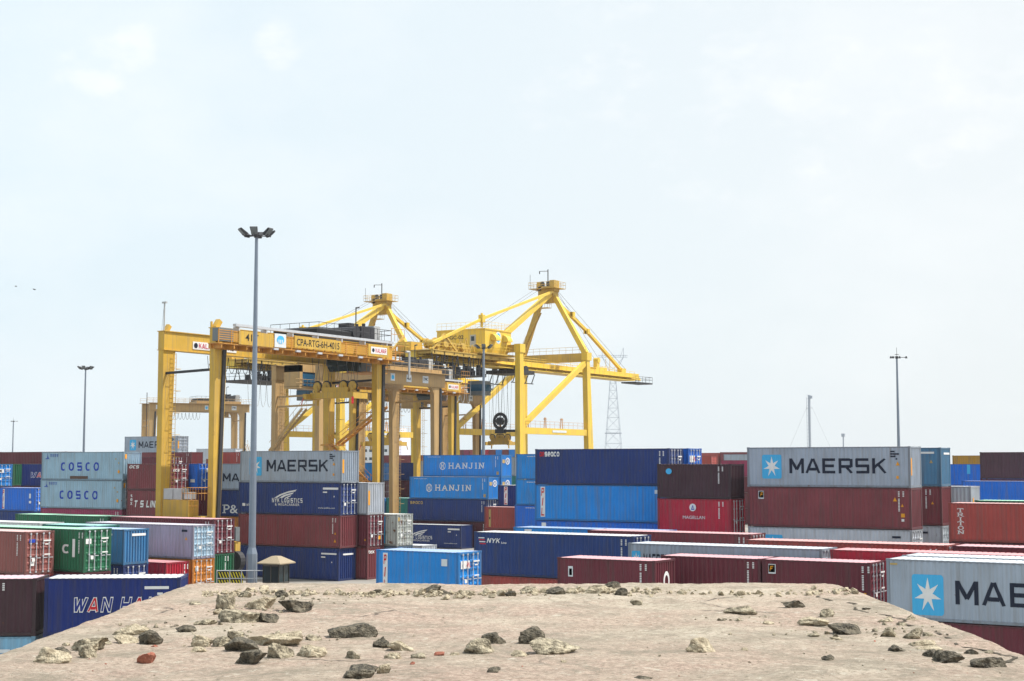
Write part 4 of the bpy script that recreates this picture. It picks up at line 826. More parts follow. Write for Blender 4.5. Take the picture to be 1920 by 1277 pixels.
        for (y0, wd, kind) in ((14.0, .9, 'a'), (17.4, 1.1, 'b'), (21.0, 1.25, 'c')):
            k = MB(); k.box(.06, .09, y0, y0 + wd, 21.1, 22.05); bo = k.build('sign_board', M['ltgrey'], t)
            if kind == 'a': mobj('emblem', flat('emblem', DISC, 'd', .6, .6), M['sq'], bo, (.10, y0 + .15, 21.25), (0, 0, R(90)))
            if kind == 'b': mobj('lettering', flat('lettering', text_geo('40t', 0, .01), ('40t',), .85, .5), M['navytext'], bo, (.10, y0 + .12, 21.32), (0, 0, R(90)))
            if kind == 'c': mobj('lettering', flat('lettering', text_geo('ZPMC', 0, .01), ('ZPMC',), 1.05, .38), M['navytext'], bo, (.10, y0 + .10, 21.45), (0, 0, R(90)))
    if zs != 1: t.scale = (1, 1, zs)
    return t
GC = 'rubber tyred gantry cranes over the container blocks'
r1 = rtg('big golden yellow gantry crane with name board, nearest, straddling the left block', -92.2, 95.3, GC, 'yellow', signs=('41T', 'CPA-RTG-6H-4015'))
# extras of the nearest crane
k = MB(); k.box(-4.75, -1.6, -1.3, -.1, 2.2, 7.2); k.box(-1.5, -.5, -.9, .2, 2.2, 5.8); pu = k.build('power_unit', M['ygirder'], r1)
k = MB(); k.box(-4.75, -3.65, -1.25, -.45, 7.25, 8.2); k.box(-3.55, -2.45, -1.25, -.45, 7.25, 8.2); k.build('air_conditioner', M['grey'], pu)
k = MB(); k.box(-2.3, -1.5, -1.2, -.5, 7.3, 7.9); k.build('cabinet', M['ltgrey'], pu)
k = MB(); k.rail([(-2.4, -1.35, 7.2), (-.4, -1.35, 7.2), (-.4, .2, 7.2)], 1.1, .35); k.rail([(-1.5, -1.35, 6.1), (-.4, -1.35, 6.1)], 1.1, .3); k.build('handrail', M['yorange'], pu)
k = MB(); k.box(1.2, 2.9, .1, .9, 1.4, 2.2); k.box(1.3, 2.6, .2, .8, 2.2, 3.6); k.box(1.5, 2.1, .2, .8, 3.6, 4.9); k.build('cable_winch_frame', M['ygirder'], r1)
k = MB(); k.tube((2.7, -.1, 2.0), (2.7, .5, 2.0), .85, k=18); k.build('cable_reel', M['dark'], r1); k = MB(); k.box(2.2, 2.7, .1, .6, 3.7, 4.9); k.build('winch_motor', M['cabgrey'], r1)
k = MB(); k.tube((-6.7, .3, 22.4), (-6.7, .3, 25.1), .07, k=6); k.tube((-7.0, .3, 22.4), (-6.75, .3, 25.0), .02, k=4); k.box(-6.95, -6.45, .2, .4, 25.0, 25.15); k.build('anemometer_mast', M['grey'], r1)
k = MB(); k.beam((-.35, .3, 22.4), (-.35, .8, 23.1), .5, .45); k.beam((-b_x if 0 else -6.7, .5, 22.4), (-6.7, .9, 23.0), .4, .4); k.beam((-.6, .1, 22.4), (-.6, .1, 23.0), .15, .15); k.build('rail_buffer', M['ygirder'], r1)
k = MB(); k.stairs((-.3, 24.6, 16.2), (-6.3, 24.6, 12.4), .8, (0, 1, 0)); k.stairs((-6.2, 23.6, 12.4), (-.6, 23.6, 8.0), .8, (0, -1, 0)); k.box(-6.9, -5.9, 22.7, 25.6, 12.25, 12.4); k.stairs((-.6, 22.6, 8.0), (-6.0, 22.6, 3.4), .8, (0, -1, 0)); k.build('staircase', M['yorange'], r1)
k = MB(); k.tube((1.35, 26.3, 21.9), (1.35, 26.9, 21.9), .12, k=8); k.tube((1.35, 26.9, 22.0), (1.35, 26.9, 19.2), .12, k=8); k.build('cable_guide', M['grey'], r1)

r2 = rtg('tan gantry crane with white square boards, standing behind the golden yellow one', -115.3, 137.0, GC, 'tan', span=24.0, b=7.0, cab_y=-1.4, trolley_y=14)
k = MB(); k.stairs((-1.2, -.9, 17.0), (-6.4, -.9, 12.0), .8, (0, -1, 0)); k.build('staircase', M['ytan'], r2)
r3 = rtg('yellow gantry crane seen through the legs of the tan one, with its own name board', -125.5, 156.1, GC, 'yellow', signs=('41T', 'CPA-RTG-6H-4017'))
r4 = rtg('distant tan gantry crane at the left, standing alone against the sky', -297.9, 292.5, GC, 'tan', b=6.8, rz=-R(29), zs=1.0, cab_y=17, trolley_y=12)
r4.location.z = 0; r4.scale = (1, 1, 25.6 / 22.4); r4.location.x, r4.location.y = -272.5, 259.0
k = MB(); k.box(.06, .10, 1.6, 3.4, 21.1, 22.0); bo = k.build('sign_board', M['ltgrey'], r4); k = MB(); k.tube((-.2, -.6, 14), (-.2, -.6, 24.6), .09, k=6); k.build('lamp_arm', M['dark'], r4)
k = MB(); k.stairs((-.4, 24.6, 13.5), (5.2, 24.6, 9.0), .8, (0, 1, 0)); k.build('staircase', M['ytan'], r4)
# more tan legs far behind, right of the second yellow crane
r5 = rtg('tan gantry crane farthest right, half hidden behind the yellow one with its name board', -141.4, 186.0, GC, 'tan', b=6.86, cab_y=8, trolley_y=9)

# spreaders hanging from the cranes
def spreader(label, x, y, z, topz, Ln=6.4, m='ygirder', g='spreaders hanging from the cranes', full=True):
    t = thing('container_spreader', label, 'spreader', (x, y, z), 0, g)
    k = MB(); k.box(-Ln / 2 + .3, Ln / 2 - .3, -.45, .45, -.35, .25); k.box(-1.5, 1.9, -.35, .35, .25, .75)
    for s in (-1, 1): k.box(s * (Ln / 2 - .15) - .22, s * (Ln / 2 - .15) + .22, -1.15, 1.15, -.45, .12)
    fr = k.build('frame', M[m], t)
    for s in (-1, 1):
        for sy in (-1, 1):
            k = MB(); k.beam((s * (Ln / 2), sy * 1.15, -.3), (s * (Ln / 2 + .12), sy * 1.3, -1.0), .22, .05); k.build('flipper', M['redtext'] if sy == -1 and full else M[m], fr)
    for sx in (-Ln / 2 + .9, -Ln / 2 + 2.1, Ln / 2 - 2.1, Ln / 2 - .9):
        k = MB(); k.tube((sx, -.14, .85), (sx, .14, .85), .48, k=16); k.tube((sx, -.2, .85), (sx, .2, .85), .12, k=8); k.box(sx - .2, sx + .2, -.22, .22, .2, .7)
        sh = k.build('pulley', M[m], fr)
        k = MB()
        for a in range(-2, 8):
            a0, a1 = R(a * 22.5), R((a + 1) * 22.5); k.beam((sx + .5 * math.cos(a0), 0, .85 + .5 * math.sin(a0)), (sx + .5 * math.cos(a1), 0, .85 + .5 * math.sin(a1)), .26, .07, up=(0, 1, 0))
        k.build('guard', M['dark'], sh)
    k = MB()
    for sx in (-Ln / 2 + .5, -Ln / 2 + 1.3, -Ln / 2 + 2.5, Ln / 2 - 2.5, Ln / 2 - 1.3, Ln / 2 - .5):
        for yy in (-.1, .1): k.tube((sx, yy, .9), (sx * .92, yy * 8, topz - z), .026, k=4)
    k.build('hoist_rope', M['rope'], t)
    return t
sp1 = spreader('yellow spreader with four round pulleys hanging in the big yellow gantry crane', -95.4, 115.8, 17.35, 22.5)
sp3 = spreader('smaller yellow spreader hanging low in the yellow crane behind the tan legs', -128.6, 167.0, 13.4, 22.5)

# ------------------------------------------------------------ ship to shore cranes
def quay_crane(label, x, y, g, word):
    """origin on the ground between the landside legs; v = x (+-7), u = y towards the water"""
    t = thing('quay_crane', label, 'quay crane', (x, y, 0), 0, g); Y, YD = M['yq'], M['yqd']
    legs = {}
    for sx in (1, -1):
        for uy in (0, 22):
            xo = 7 * sx; m = MB(); a, b_ = (xo - .95, xo) if sx == 1 else (xo, xo + .95)
            lean = .5 * sx if uy == 22 else 0
            m.frus((a + lean, b_ + lean, uy, uy + 2.2), 1.2, (a, b_, uy, uy + 1.05), 28.6); m.box(a - .12, b_ + .12, uy - .1, uy + 1.5, 28.6, 30.0)
            legs[(sx, uy)] = m.build('leg', Y, t)
    for sx in (1, -1):
        m = MB(); m.box(7 * sx - 1.0 if sx == 1 else -7.0, 7.0 if sx == 1 else -6.0, 1.6, 22, 15.35, 16.4); m.build('tie_beam', Y, t)
    for uy in (0.3, 22.4):
        m = MB(); m.box(-7.3, 7.3, uy, uy + 1.3, 1.4, 3.0)
        for q in (-6.6, -4.6, 4.6, 6.6): m.box(q - .8, q + .8, uy + .1, uy + 1.2, .5, 1.4)
        m.build('sill_beam', Y, t)
    m = MB(); m.box(-6.9, 6.9, 22.1, 23.0, 28.4, 29.9); m.build('portal_beam', YD, t)
    m = MB(); m.box(-6.9, 6.9, .1, 1.0, 28.7, 29.9); m.build('portal_beam', YD, t)
    for sx in (1, -1):
        m = MB(); xx = 7 * sx - .5 * sx; m.beam((xx, .9, 16.3), (xx, 22.2, 28.2), .7, .85); m.build('diagonal_brace', Y, t)
        m = MB(); m.beam((7 * sx - .5 * sx, 22.4, 29.9), (.9 * sx - 1.2, 22.4, 41.2), .9, 1.0, .75, .8, up=(0, 1, 0)); m.build('a_frame_leg', Y if sx == 1 else YD, t)
    m = MB(); m.beam((-.3, 22.0, 41.0), (.9, .6, 29.8), .8, .9); m.build('back_leg', Y, t)
    # apex head
    m = MB(); m.box(-1.6, 1.6, 21.6, 23.4, 40.4, 42.2); m.box(.9, 1.9, 21.4, 23.2, 41.2, 43.2); m.box(-1.9, -1.0, 21.6, 23.0, 41.4, 43.0); m.frus((-.9, .9, 21.9, 23.1), 39.2, (-1.7, 1.7, 21.6, 23.4), 40.4); ap = m.build('apex_head', YD, t)
    m = MB(); m.box(-3.0, 2.6, 20.6, 24.2, 41.7, 41.8); m.rail([(-3, 20.6, 41.8), (2.6, 20.6, 41.8), (2.6, 24.2, 41.8), (-3, 24.2, 41.8), (-3, 20.6, 41.8)], 1.1, .9)
    m.box(-1.2, .8, 20.9, 22.2, 38.2, 38.3); m.rail([(-1.2, 20.9, 38.3), (.8, 20.9, 38.3), (.8, 22.2, 38.3)], 1.1, .7); m.build('platform', YD, ap)
    m = MB()
    for q in (-.9, .3, 1.3): m.tube((q - .12, 22.0, 42.6), (q + .12, 22.0, 42.6), .55, k=14)
    m.build('pulley', M['dark'], ap)
    m = MB(); m.tube((0, 22.4, 42), (0, 22.4, 45.3), .09, k=6); m.tube((0, 22.4, 45.0), (-1.4, 21.8, 45.0), .05, k=5); m.tube((-1.4, 21.8, 45), (-1.4, 21.8, 44.5), .09, k=5); m.build('mast', M['dark'], ap); m = MB(); m.tube((-2.9, 21, 41.8), (-2.9, 21, 44.4), .04, k=4); m.build('aerial', M['dark'], ap)
    ap.location.x = -1.2
    # boom and girder
    m = MB(); m.box(-1.0, 1.0, -20.4, 53.0, 26.75, 27.95); m.box(-1.7, 1.7, -20.4, 50.0, 26.45, 26.62); m.frus((-.9, .9, 53.0, 54.0), 26.75, (-.6, .6, 53.0, 53.4), 27.9)
    for i in range(24): m.box(-1.65, 1.65, -19 + i * 3.0, -18.85 + i * 3.0, 26.55, 26.8)
    bm_ = m.build('boom', Y, t)
    m = MB(); m.box(1.0, 1.9, -20, 50, 27.0, 27.08); m.rail([(1.9, -20, 27.08), (1.9, 49.5, 27.08)], 1.1, 2.0); m.rail([(-1.2, -20, 27.95), (-1.2, 49.5, 27.95)], 1.0, 2.4); m.build('walkway', Y, bm_)
    m = MB(); m.box(-1.6, 1.6, 50.5, 57.6, 26.1, 26.35); m.rail([(1.6, 50.5, 26.35), (1.6, 57.6, 26.35), (-1.6, 57.6, 26.35)], 1.1, 1.4); m.build('tip_platform', M['dark'], bm_)
    m = MB(); m.box(-.4, .4, 37.4, 38.4, 27.95, 29.6); m.tube((-.5, 38, 29.8), (.5, 38, 29.8), .5, k=12); m.box(-.8, .8, 36.4, 40.5, 27.95, 28.5); m.build('rope_guide', Y, bm_)
    for q in (41.5, 43): m = MB(); m.tube((0, q, 27.9), (0, q, 30.3), .05, k=4); m.build('post', Y, bm_)
    m = MB(); m.box(-.5, .5, 46.9, 48.6, 27.95, 28.8); m.build('stay_anchor', Y, bm_)
    m = MB()
    for q in (-.14, .20):
        m.beam((q - 1.1, 22.8, 40.6), (q, 34, 35.1), .24, .5); m.beam((q, 34.4, 34.9), (q, 47.6, 28.4), .24, .5)
        m.tube((q, 34.2, 35.0), (q, 34.2, 35.0 + .01), .4, k=8); m.box(q - .3, q + .3, 33.8, 34.6, 34.5, 35.4); m.box(q - .28, q + .28, 28.5, 29.2, 37.3, 38.1)
    m.build('forestay', Y, t)
    m = MB()
    for q in (-.4, .5): m.tube((q - 1.2, 23, 42.6), (q, 48.5, 28.6), .035, k=4); m.tube((q - 1.2, 23, 42.8), (q, 38, 29.9), .03, k=4)
    for q in (-.5, .6): m.tube((q - 1.2, 21.5, 42.6), (q, -2, 32.6), .03, k=4)
    m.build('hoist_rope', M['rope'], t)
    m = MB(); m.beam((.2, 22.0, 41.2), (4.0, -6.6, 33.7), .34, .42); m.beam((4.0, -6.8, 33.6), (4.0, -20.2, 28.9), .34, .42); m.build('backstay', Y, t)
    m = MB(); m.beam((4.0, -6.7, 32.3), (4.0, -6.7, 34.6), .28, .28); m.box(3.6, 4.4, -7.1, -6.3, 33.1, 34.3); m.build('stay_post', Y, t)
    # platform under the house and rear machinery
    m = MB(); m.box(-5.6, 5.2, -8.5, 2.6, 28.0, 28.22); m.box(-4.4, 4.4, -20.6, -8.5, 27.75, 27.9); m.box(3.9, 4.3, -20.6, 2.6, 27.2, 27.75); m.box(-4.3, -3.9, -20.6, 2.6, 27.2, 27.75)
    for i in range(9): m.box(-4.3, 4.3, -20.2 + i * 2.6, -19.95 + i * 2.6, 27.3, 27.7)
    m.box(1.6, 3.2, -14.5, -12.6, 27.9, 29.3); m.box(-3.6, -1, -19, -16, 27.9, 29.4); m.box(2.2, 3.4, -10.8, -9.2, 27.9, 28.9)
    for yy, rr in ((-16.4, .75), (-18.6, .6), (-11.6, .5)): m.tube((2.0, yy, 27.9 + rr + .5), (3.9, yy, 27.9 + rr + .5), rr, k=14); m.tube((1.6, yy, 27.9 + rr + .5), (1.9, yy, 27.9 + rr + .5), rr + .18, k=14)
    for i in range(7): m.beam((3.7, -20 + i * 1.7, 27.9), (3.7, -19.2 + i * 1.7, 29.3 + .5 * (i % 3)), .13, .13); m.beam((3.7, -19.2 + i * 1.7, 29.3 + .5 * (i % 3)), (3.7, -18.3 + i * 1.7, 27.9), .13, .13)
    m.beam((3.9, -20.2, 27.9), (3.9, -17, 30.4), .3, .3); m.beam((3.9, -13.6, 27.9), (3.9, -17, 30.4), .3, .3); m.beam((-3.9, -20.2, 27.9), (-3.9, -17, 30.4), .3, .3)
    pf = m.build('machinery_deck', YD, t)
    m = MB(); m.rail([(-4.6, -20.6, 27.9), (4.6, -20.6, 27.9), (4.6, -10.6, 27.9), (5.4, -10.5, 28.2), (5.4, 3.6, 28.2)], 1.1, 1.1); m.build('handrail', Y, pf)
    m = MB(); m.box(-4.6, 4.4, -20.5, -6, 24.3, 24.42); m.rail([(-4.6, -20.5, 24.4), (4.4, -20.5, 24.4), (4.4, -6, 24.4)], 1.1, 1.2)
    for i in range(9): m.beam((4.3, -20 + i * 1.7, 24.4), (4.3, -20 + i * 1.7 + (.9 if i % 2 else -.9), 27.3), .1, .1); m.beam((-4.3, -20 + i * 1.7, 24.4), (-4.3, -20 + i * 1.7 + (.9 if i % 2 else -.9), 27.3), .1, .1)
    m.build('service_gantry', M['dark'], pf)
    m = MB()
    for i in range(16): m.box(3.3 if i % 2 else 2.6, 3.9 if i % 3 else 3.5, -19.6 + i * .95, -19.2 + i * .95, 24.5, 25.3 + .9 * ((i * 7) % 4) / 3)
    for i in range(10): m.tube((4.2, -19.5 + i * 1.45, 24.4), (4.2, -19.5 + i * 1.45, 27.4), .07, k=5)
    m.build('cable_trolley', M['dark'], pf)
    m = MB()
    for i in range(7):
        y0 = -20 + i * 1.55
        m.path([(3.6, y0 + j * .26, 24.2 - 4.2 * (1 - (j / 3 - 1) ** 2) ** .5) for j in range(7)], .045, 4)
    m.build('festoon_cable', M['grey'], pf)
    # machinery house
    m = MB(); m.frus((-4.9, 4.3, -6.3, .2), 28.25, (-5.0, 4.5, -6.5, 1.2), 29.2); m.frus((-5.0, 4.5, -6.5, 1.2), 29.2, (-5.0, 4.5, -6.5, 1.2), 32.0); m.box(-5.1, 4.6, -6.6, 1.3, 32.0, 32.2); hs = m.build('machinery_house', Y, t)
    m = MB(); m.rail([(-5, -6.5, 32.2), (4.5, -6.5, 32.2), (4.5, 1.2, 32.2), (-5, 1.2, 32.2)], 1.1, 1.0, .022); m.build('handrail', Y, hs)
    m = MB(); m.box(1.6, 2.7, -6.58, -6.5, 29.3, 31.2); dr = m.build('door', M['grey'], hs); m = MB(); m.box(1.85, 2.45, -6.62, -6.58, 30.2, 30.95); m.build('window', M['glass'], dr)
    for u0 in (-4.9, -1.4):
        m = MB(); pts = [(0, 0)] + [(1.1 * math.sin(R(a)), 1.1 * math.cos(R(a))) for a in range(0, 91, 15)]
        m.prism(pts, u0, u0 + 1.4, lambda a, c, d: (4.5 + a, d, 30.3 + c)); m.build('ventilation_hood', Y, hs)
    mobj('emblem', flat('emblem', DISC, 'd', 1.7, 2.0), M['ltgrey'], hs, (4.52, -3.5, 29.9), (0, 0, R(90))); mobj('emblem', flat('emblem', DISC, 'd', 1.2, 1.4), M['sq'], hs, (4.53, -3.25, 30.2), (0, 0, R(90)))
    if word: mobj('lettering', flat('lettering', text_geo(word, 0, .012), (word,), 3.6, .72), M['blacktext'], hs, (-3.3, -6.53, 30.5))
    # trolley, cab, ropes
    m = MB(); m.box(-3.0, 3.0, 5.0, 11.0, 25.6, 26.2)
    for q in (-2.2, -.8, .8, 2.2):
        m.tube((q - .1, 9.5, 26.4), (q + .1, 9.5, 26.4), .7, k=14); m.tube((q - .1, 6.5, 26.4), (q + .1, 6.5, 26.4), .7, k=14)
    for q in (-3, 3):
        for yy in (5, 7, 9, 11): m.beam((q, yy, 25.6), (q, yy - 1, 24.0), .12, .12)
        m.beam((q, 3.6, 24.0), (q, 10.5, 24.0), .14, .14)
    tr = m.build('trolley', M['dark'], t)
    m = MB(); m.box(-4.4, -1.6, 1.6, 4.4, 21.9, 24.3); cb = m.build('cab', M['cabgrey'], tr); m = MB(); m.box(-4.45, -1.55, 1.55, 4.45, 22.6, 23.7); m.build('window', M['blueglass'], cb)
    # cable reel on the landside leg
    m = MB(); m.tube((3.4, -.75, 17.4), (3.4, .05, 17.4), .62, k=20)
    for i in range(24): m.beam((3.4 + 1.18 * math.cos(i * math.pi / 12), -.35, 17.4 + 1.18 * math.sin(i * math.pi / 12)), (3.4 + 1.18 * math.cos((i + 1) * math.pi / 12), -.35, 17.4 + 1.18 * math.sin((i + 1) * math.pi / 12)), .5, .12, up=(0, 1, 0))
    for i in range(8): m.beam((3.4, -.35, 17.4), (3.4 + 1.15 * math.cos(i * math.pi / 4), -.35, 17.4 + 1.15 * math.sin(i * math.pi / 4)), .1, .1, up=(0, 1, 0))
    m.box(3.2, 6.2, -.5, -.2, 15.6, 16.0); m.box(2.6, 4.2, -.7, .2, 15.4, 16.1); rl = m.build('cable_reel', M['dark'], t)
    m = MB()
    for i in range(28):
        a = i * math.pi / 14; m.tube((3.4 + 1.15 * math.cos(a), -.35, 17.4 + 1.15 * math.sin(a)), (3.4 + 1.6 * math.cos(a), -.35, 17.4 + 1.6 * math.sin(a)), .03, k=4)
    m.build('reel_spoke', M['grey'], rl)
    # walkway on the tie beam with small gantries
    m = MB()
    for sx in (1, -1):
        m.rail([(6.9 * sx, 1.8, 16.4), (6.9 * sx, 22, 16.4)], 1.1, 1.5, .022)
        for q in (3.4, 9.0, 14.4):
            for dd in (-.35, .35): m.beam((6.3 * sx, q + dd, 16.4), (6.3 * sx, q + dd * .5, 18.2), .1, .1)
            m.box(6.2 * sx - .05, 6.2 * sx + .25, q - .35, q + .35, 17.9, 18.0)
    m.build('handrail', M['yorange'], t)
    m = MB(); m.box(7.02, 7.05, 10.2, 14.8, 15.7, 16.1); m.build('sign_board', M['ltgrey'], t)
    m = MB(); m.stairs((-6.2, 21.6, 30), (-2.2, 21.6, 37.4), .7, (0, -1, 0)); m.rail([(-6.8, 22.0, 29.9), (6.8, 22.0, 29.9)], 1.1, 1.3); m.build('staircase', YD, t)
    return t
QG = 'quay cranes on the waterfront'
qc = quay_crane('yellow quay crane on the right with its long boom over the water and machinery house', -135.16, 202.57, QG, 'QGC-02')
q2 = copy_tree(qc, None, skip=('lettering',)); q2.location.x -= 37.6; q2['label'] = 'left quay crane, its lower half hidden behind the gantry cranes'
qs = spreader('dark greasy spreader hanging beside the cable reel of the right quay crane', -135.16, 207.4, 14.0, 26.0, 4.9, 'yqd', full=False)

# ------------------------------------------------------------ masts and lamps
def lamp_mast(label, x, y, h, r0, r1, kind, big=1.0, base=False):
    t = thing('lamp_mast', label, 'lamp mast', (x, y, 0), 0, 'lamp masts around the yard')
    m = MB(); z0 = 0
    if base:
        m.tube((0, 0, 0), (0, 0, 3.4), .44, .42, 8); m.tube((0, 0, 3.4), (0, 0, 3.9), .42, .29, 8); m.tube((0, 0, 3.9), (0, 0, 9.0), .285, .275, 12)
        for zz in (6.4, 13.2, 19.5): m.tube((0, 0, zz), (0, 0, zz + .12), .30 - zz * .005, k=12)
        z0 = 9.0; r0 = .265
    m.tube((0, 0, z0), (0, 0, h), r0, r1, 12); m.build('pole', M['galv'] if 0 else M['mast'], t, smooth=False)
    if kind == 'ring':
        rg = MB(); rg.tube((0, 0, h - .15), (0, 0, h + .25), r1 * 1.7, k=10)
        n = 6
        for i in range(n):
            a = YAW + i * 2 * math.pi / n - math.pi / 2 + .0; rg.tube((0, 0, h), (1.2 * big * math.cos(a), 1.2 * big * math.sin(a), h), .04, k=5)
        rg = rg.build('lamp_ring', M['dark'], t)
        for i in range(n):
            a = YAW + i * 2 * math.pi / n - math.pi / 2; d = Vector((math.cos(a), math.sin(a), 0)); s = Vector((-math.sin(a), math.cos(a), 0)); f = MB()
            p0 = d * .85 * big + Vector((0, 0, h + .02)); p1 = d * 1.42 * big + Vector((0, 0, h + .48 * big))
            f.beam(p0, p1, .46 * big, .26 * big, .60 * big, .10 * big, up=tuple(d)); fl = f.build('floodlight', M['dark'], t)
            g2 = MB(); nn = (p1 - p0).normalized().cross(s).normalized(); nn = nn if nn.dot(d) > 0 else -nn; c0 = p0.lerp(p1, .15) + nn * .16 * big; c1 = p1 + nn * .09 * big
            g2.beam(c0, c1, .5 * big, .02, up=tuple(nn)); g2.build('lens', M['cabgrey'], fl)
    else:
        rg = MB(); rg.tube((0, 0, h - .2), (0, 0, h + .2), r1 * 1.6, k=10); rg.tube((0, 0, h + .45), (0, 0, h + .55), .38, .1, k=10); rg.tube((0, 0, h), (0, 0, h + 1.6), .03, k=4)
        e = Vector((math.cos(YAW), math.sin(YAW), 0)); rg.tube(-e * 1.0 + Vector((0, 0, h + .1)), e * 1.5 + Vector((0, 0, h)), .05, k=5)
        rg = rg.build('lamp_arm', M['dark'], t)
        for q in (-.95, -.6, 1.5, .45):
            f = MB(); c = e * q + Vector((0, 0, h + .05)); f.tube(c + Vector((0, 0, -.18)), c + Vector((0, 0, .16)), .2, .1, 8); f.build('floodlight', M['dark'], t)
    return t
lamp_mast('tall grey lamp mast with six floodlights and octagonal foot, nearest', -79.24, 86.3, 28.35, .265, .125, 'ring', 1.0, True)
lamp_mast('slim dark lamp mast on the right skyline with side arm lamps', -74.5, 229.9, 27.3, .33, .14, 'arm')
lamp_mast('lamp mast on the left skyline with a crown of floodlights', -205.5, 179.9, 27.3, .28, .13, 'ring', 1.0)
lamp_mast('smallest and most distant lamp mast at the left edge', -483.1, 386.9, 27.5, .35, .2, 'arm')
lamp_mast('dark lamp mast between the tan crane and the right quay crane', -119.2, 178.5, 27.3, .28, .16, 'ring', .95)
t = thing('radio_mast', 'short pale guyed mast with rungs on the right skyline', 'mast', (-151.1, 389.1, 0))
m = MB(); m.tube((0, 0, 0), (0, 0, 29.6), .42, .36, 8)
for i in range(30): m.box(-.8, -.3, -.05, .05, 2 + i * .95, 2.08 + i * .95)
m.box(-.8, -.72, -.05, .05, 1, 29); m.box(.3, .9, -.2, .2, 28.6, 29.4); m.build('pole', M['pylon'], t)
m = MB()
for a in range(4):
    c, s = math.cos(a * 1.57 + .4), math.sin(a * 1.57 + .4); m.tube((c * .8, s * .8, 26), (c * 12, s * 12, 0), .016, k=4); m.tube((c * .3, s * .3, 26), (c * .9, s * .9, 26), .04, k=4)
m.build('guy_wire', M['rope'], t)
t = thing('thin_mast', 'very faint thin mast right of the guyed mast', 'mast', (-161.5, 444.2, 0)); m = MB(); m.tube((0, 0, 0), (0, 0, 19.5), .3, .2, 6); m.box(-.5, .5, -.3, .3, 19, 20); m.build('pole', M['pylon'], t)
# lattice pylon
t = thing('lattice_pylon', 'faint lattice power pylon behind the tip of the boom', 'pylon', (-599, 1093.9, 0), YAW); m = MB(); H_ = 108
def half(z): return 8.5 - 6.3 * min(1, z / 84)
zs_ = [0, 14, 28, 40, 50, 58, 66, 73, 79, 84, 88]
for sx in (-1, 1):
    for sy in (-1, 1):
        for a, b in zip(zs_, zs_[1:]): m.beam((sx * half(a), sy * half(a), a), (sx * half(b), sy * half(b), b), .30, .30)
for a, b in zip(zs_, zs_[1:]):
    for s in (-1, 1):
        m.beam((-half(a), s * half(a), a), (half(b), s * half(b), b), .15, .15); m.beam((half(a), s * half(a), a), (-half(b), s * half(b), b), .15, .15)
        m.beam((s * half(a), -half(a), a), (s * half(b), half(b), b), .15, .15); m.beam((-half(b), s * half(b), b), (half(b), s * half(b), b), .18, .18)
m.box(-7, 7, -1, 1, 36.3, 37.2)
m.build('tower', M['pylon'], t)
m = MB()
for s in (-1, 1):
    m.beam((s * 2.2, 0, 88), (s * 9, 0, 101), .4, .4); m.beam((0, 0, 91), (s * 9, 0, 101), .3, .3); m.beam((s * 9, 0, 101), (s * 9, 0, 109), .35, .35); m.beam((s * 9, 0, 109), (s * 6, 0, 101), .25, .25)
for zz in (101, 102.6): m.beam((-12.5, 0, zz), (12.5, 0, zz), .35, .35)
for i in range(12): m.beam((-12 + i * 2, 0, 101), (-11 + i * 2, 0, 102.6), .2, .2)
m.build('cross_arm', M['pylon'], t)

# ------------------------------------------------------------ guard hut, railing, cable reel, distant ship, birds
t = thing('guard_hut', 'small dark guard hut with beige pyramid roof at the foot of the lamp mast', 'hut', (-77.0, 86.6, 0), R(8))
m = MB(); m.box(-1.15, 1.15, -1.15, 1.15, .5, 1.35); m.box(-1.15, 1.15, -1.15, 1.15, 2.55, 2.72); m.box(-1.3, 1.3, -1.3, 1.3, 0, .5)
for a in (-1.12, 0, 1.12):
    for b in (-1.12, 1.12): m.box(a - .05, a + .05, b - .05, b + .05, 1.3, 2.6); m.box(b - .05, b + .05, a - .05, a + .05, 1.3, 2.6)
m.build('wall', M['hutwall'], t)
m = MB(); m.box(-1.08, 1.08, -1.08, 1.08, 1.35, 2.55); m.build('window', M['glass'], t)
m = MB(); m.frus((-1.7, 1.7, -1.7, 1.7), 2.72, (-1.7, 1.7, -1.7, 1.7), 2.8); m.frus((-1.7, 1.7, -1.7, 1.7), 2.8, (-.4, .4, -.4, .4), 3.3); m.build('roof', M['roofbeige'], t); t.scale = (.63, .63, 1)
t = thing('striped_railing', 'white railing with black and yellow striped panels beside the lamp mast', 'railing', (-80.3, 85.0, 0), YAW)
m = MB()
for q in (-1.0, 0, .9, 1.9, 2.9): m.tube((q, 0, 0), (q, 0, 2.2), .04, k=6)
for z in (.9, 1.55, 2.15): m.tube((-1, 0, z), (2.9, 0, z), .035, k=6)
m.build('rail', M['galv'], t)
m = MB(); m.box(-.9, 1.0, .06, .09, .95, 2.1); pn = m.build('striped_panel', M['black'], t)
m = MB()
for i in range(9):
    x = -.9 + i * .22
    for z0 in (.98, 1.58):
        m.quad((x, .05, z0 + .46), (x + .09, .05, z0 + .46), (x + .28, .05, z0), (x + .19, .05, z0))
m.build('yellow_stripe', plain('safety_yellow', (.65, .55, .03), .5, 0, .05), pn)
t = thing('cargo_ship', 'white superstructure of a ship far behind the crane legs', 'ship', (-340, 440, 0), R(10))
m = MB(); m.frus((-60, 60, -9, 9), -1, (-66, 66, -10, 10), 9); m.build('hull', M['bluedec'], t)
m = MB(); m.box(-8, 8, -8, 8, 9, 21); m.box(-6, 6, -9, 9, 21, 24); m.build('deckhouse', M['white'], t)
m = MB()
for z in (12, 15, 18, 22):
    for i in range(7): m.box(-7 + i * 2.1, -5.9 + i * 2.1, -8.06 if z < 21 else -9.06, -8.0 if z < 21 else -9.0, z, z + 1)
m.build('window', M['glass'], t)
for (px_, py_, s) in ((-183.5, 226.0, .5), (-174.8, 224.0, .6)):
    pass
